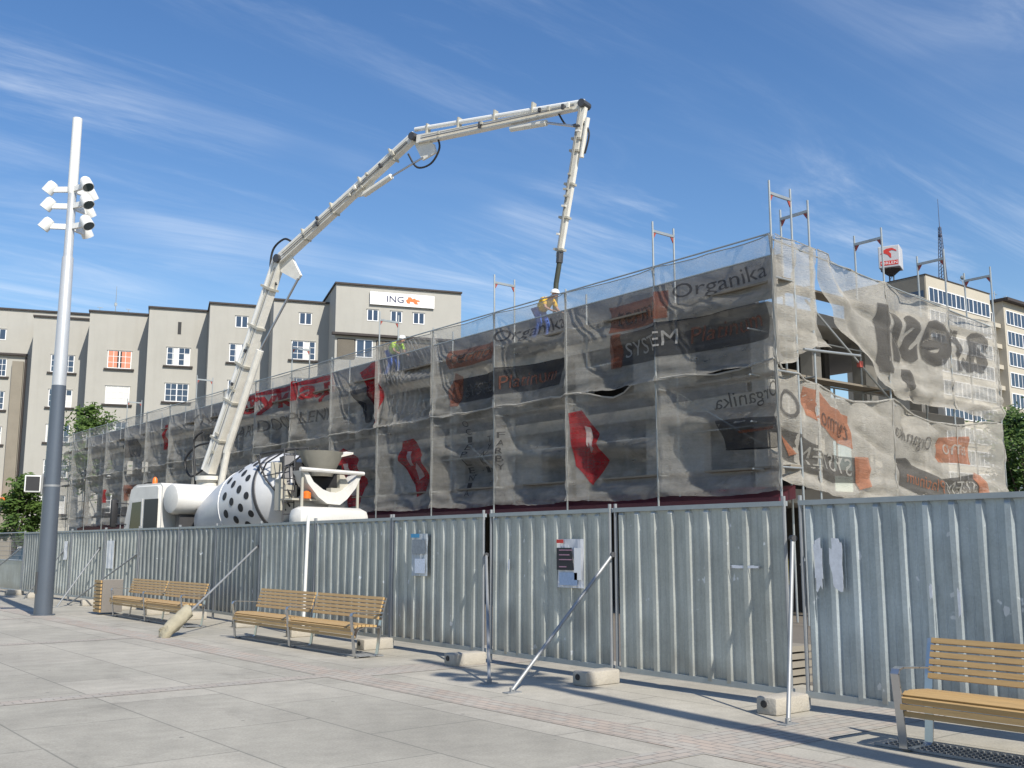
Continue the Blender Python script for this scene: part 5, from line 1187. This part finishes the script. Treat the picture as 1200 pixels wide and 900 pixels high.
# lattice mast
lm = MB(); lx, ly = 129.9, 69.0
for s in ((-1, -1), (1, -1), (1, 1), (-1, 1)): lm.tube((s[0] * .42, s[1] * .42, 0), (s[0] * .12, s[1] * .12, 8.6), .07, .05, 5)
for k in range(18):
    z0 = k * .48; w0 = .42 - .30 * z0 / 8.6; w1 = .42 - .30 * (z0 + .48) / 8.6
    lm.tube((-w0, -w0, z0), (w1, -w1, z0 + .48), .035, seg=4); lm.tube((-w0, w0, z0), (-w1, -w1, z0 + .48), .035, seg=4); lm.tube((-w0, -w0, z0), (w0, -w0, z0), .035, seg=4)
lm.tube((0, 0, 8.6), (0, 0, 12.6), .05, .03, 5).ball((0, 0, 7.4), .28, 6)
o = lm.build('lattice_mast', mat('mast_paint', (.06, .07, .11), .6)); o.location = (lx, ly, 36.1); tag(o, 'dark lattice radio mast on the roof of the beige apartment block', 'radio mast')
# rotating cube sign
cs = empty('rooftop_cube_sign', 'grey cube sign with red eagle head and the word ORLEN on a short mast', 'sign', (126.1, 74.3, 35.5), R(-68)); cs.scale = (.9, .9, .9)
MB().box(-1.55, 1.55, -1.55, 1.55, 4.1, 7.5, bev=.12).build('cube', mat('sign_grey', (.50, .50, .52), .5), cs)
MB().lathe([(0, .35), (.9, 1.5), (1.0, 1.55)], (0, 0, 3.05), (0, 0, 1), 4).build('cone_base', M['roof'], cs)
g = MB()
for s in ((-.3, -.3), (.3, -.3), (.3, .3), (-.3, .3)): g.tube((s[0], s[1], 0), (s[0], s[1], 3.3), .06, seg=5)
for k in range(4): g.tube((-.3, -.3, k * .8), (.3, -.3, k * .8 + .7), .04, seg=4)
g.build('stand', M['dark_metal'], cs)
MB().box(-1.25, 1.30, -1.58, -1.552, 4.45, 5.15).build('red_band', M['print_red'], cs)
flat_text('lettering', 'ORLEN', (-1.12, -1.583, 4.58), (2.3, 0, 0), (0, 0, .44), M['sign_white'], cs, .012)
eg = MB(); eg.prism([(-1.2, -1.556, 6.25), (-.9, -1.556, 6.75), (-.3, -1.556, 7.05), (.5, -1.556, 7.1), (1.1, -1.556, 6.7), (1.15, -1.556, 6.5), (.5, -1.556, 6.75), (0, -1.556, 6.6), (.35, -1.556, 6.2), (.35, -1.556, 5.55), (.2, -1.556, 5.6), (-.1, -1.556, 6.05), (-.6, -1.556, 6.35)], (0, -.03, 0)); eg.build('eagle_emblem', M['print_red'], cs)
# dishes and aerials on the right roof
for k, (x, y, h, lb) in enumerate(((134.2, 68.5, 2.2, 'white topped aerial beside the roof housing'), (142, 68, 1.4, 'small aerial at the dark eave of the apartment block'), (145.5, 68, 1.3, 'small aerial at the photo edge on the dark eave'))):
    g = MB().tube((0, 0, 0), (0, 0, h), .07, .05, 5).beam((-.8, 0, h * .8), (.8, 0, h * .7), .06, .06)
    if k == 0: g.ball((0, 0, h), .3, 8)
    o = g.build('roof_aerial', M['tube']); o.location = (x, y, 36.0); tag(o, lb, 'aerial', 'aerials on the apartment roof')

# ------------------------------------------------------------------ trees
def leaf_mat(name, c1, c2):
    m = bpy.data.materials.new(name); m.use_nodes = True; t = m.node_tree; b = t.nodes['Principled BSDF']; b.inputs['Roughness'].default_value = .6
    tcn = t.nodes.new('ShaderNodeTexCoord'); q = t.nodes.new('ShaderNodeTexNoise'); q.inputs['Scale'].default_value = 1.4; q.inputs['Detail'].default_value = 4; t.links.new(tcn.outputs['Object'], q.inputs[0])
    r = t.nodes.new('ShaderNodeMapRange'); r.inputs[1].default_value = .35; r.inputs[2].default_value = .65; t.links.new(q.outputs[0], r.inputs[0])
    mx2 = t.nodes.new('ShaderNodeMixRGB'); mx2.inputs[1].default_value = c1; mx2.inputs[2].default_value = c2; t.links.new(r.outputs[0], mx2.inputs[0]); t.links.new(mx2.outputs[0], b.inputs['Base Color'])
    tl = t.nodes.new('ShaderNodeBsdfTranslucent'); t.links.new(mx2.outputs[0], tl.inputs[0]); ms = t.nodes.new('ShaderNodeMixShader'); ms.inputs[0].default_value = .3
    t.links.new(b.outputs[0], ms.inputs[1]); t.links.new(tl.outputs[0], ms.inputs[2]); t.links.new(ms.outputs[0], t.nodes['Material Output'].inputs[0]); return m
M['leaf'] = leaf_mat('leaves', (.045, .09, .018, 1), (.11, .18, .035, 1))
def tree(loc, h, cr_, label, n=5000, leaf=.28, seed=1, trunk_h=.45):
    rnd = random.Random(seed); t = empty('tree', label, 'tree', loc, 0, 'trees around the site')
    g = MB(); g.tube((0, 0, 0), (0, 0, h * trunk_h), .03 * h * .7, .02 * h * .7, 10)
    cl_ = []
    for k in range(9):
        a_ = rnd.random() * 6.28; e = rnd.uniform(.2, 1.0); rr = cr_ * rnd.uniform(.35, .8)
        p = Vector((math.cos(a_) * rr, math.sin(a_) * rr, h * (trunk_h + (1 - trunk_h) * e * .85))); g.tube((0, 0, h * trunk_h * rnd.uniform(.7, 1)), p, .008 * h, .003 * h, 6); cl_.append((p, cr_ * rnd.uniform(.28, .5)))
    for k in range(16): 
        a_ = rnd.random() * 6.28; rr = cr_ * rnd.uniform(.0, .95); z = h * (trunk_h * .9 + (1.02 - trunk_h * .9) * rnd.random()); cl_.append((Vector((math.cos(a_) * rr * (1.1 - .5 * z / h), math.sin(a_) * rr * (1.1 - .5 * z / h), z - .3)), cr_ * rnd.uniform(.2, .36)))
    g.build('trunk', M['trunk'], t, smooth=True)
    V = []; F = []
    for i in range(n):
        c_, r_ = rnd.choice(cl_); d = Vector((rnd.gauss(0, 1), rnd.gauss(0, 1), rnd.gauss(0, .8))) * r_ * .62
        p = c_ + d; u = Vector((rnd.gauss(0, 1), rnd.gauss(0, 1), rnd.gauss(0, .6))).normalized(); v = u.orthogonal().normalized(); s_ = leaf * rnd.uniform(.6, 1.3); k = len(V)
        V += [tuple(p + u * s_), tuple(p + v * s_ * .45), tuple(p - u * s_), tuple(p - v * s_ * .45)]; F.append((k, k + 1, k + 2, k + 3))
    raw('crown', V, F, M['leaf'], t); return t
tree((15.0, 64.9, 0), 5.6, 1.4, 'young green tree left of the nets behind the lamp mast', 3800, .17, 3, .4)
tree((25.6, 88.5, 0), 13.3, 2.4, 'green treetop rising over the far end of the nets', 4500, .22, 5, .55)
tree((61.5, 28.6, 0), 9.6, 2.6, 'leafy tree at the right edge before the beige apartment block', 7000, .17, 8, .35)
tree((60.0, 33.5, 0), 5.0, 2.4, 'low bushy tree beside the right end of the nets', 5000, .16, 12, .15)

# parked car seen through the mesh panels at the far left
car = empty('parked_car', 'white car parked behind the half mesh fence panels at the left', 'car', (11.2, 44.5, 0), R(10))
c = MB(); c.prism([(-.85, -2.1, .35), (-.85, -2.15, .8), (-.85, -1.9, 1.0), (-.85, -1.3, 1.05), (-.85, 1.0, 1.08), (-.85, 1.9, .92), (-.85, 2.15, .7), (-.85, 2.15, .35)], (1.7, 0, 0)); bmesh.ops.bevel(c.bm, geom=c.bm.edges[:], offset=.06, segments=2, affect='EDGES'); c.build('body', M['white_paint'], car, smooth=True)
c = MB()
vs = [c.bm.verts.new(p) for p in ((-.78, -1.7, 1.04), (.78, -1.7, 1.04), (.78, 1.2, 1.06), (-.78, 1.2, 1.06), (-.62, -1.2, 1.52), (.62, -1.2, 1.52), (.62, .5, 1.55), (-.62, .5, 1.55))]
for f in ((3, 2, 1, 0), (4, 5, 6, 7), (0, 1, 5, 4), (1, 2, 6, 5), (2, 3, 7, 6), (3, 0, 4, 7)): c.bm.faces.new([vs[i] for i in f])
c.build('windows', M['glass'], car, smooth=True)
MB().box(-.63, .63, -1.22, .52, 1.53, 1.58, bev=.02).build('roof', M['white_paint'], car)
for y in (-1.35, 1.35):
    for x in (-.78, .78): wheel(car, x, y, .32, .2)
# site clutter behind the fence gaps
o = MB().box(9.9, 10.3, 7.6, 7.85, .35, .75, bev=.05).build('site_barrel', mat('yellow_plastic', (.55, .42, .02), .5), smooth=False); tag(o, 'yellow site container glimpsed through the fence gap left of the nearest bench', 'container'); o.location = (0, 0, .75)
pl = MB()
for k in range(5): pl.box(9.9 + .03 * (k % 3), 10.6, 7.55 + .02 * (k % 2), 8.1, .02 + k * .09, .085 + k * .09)
o = pl.build('plank_stack', M['tan']); tag(o, 'stack of weathered planks behind the fence gap', 'plank stack')
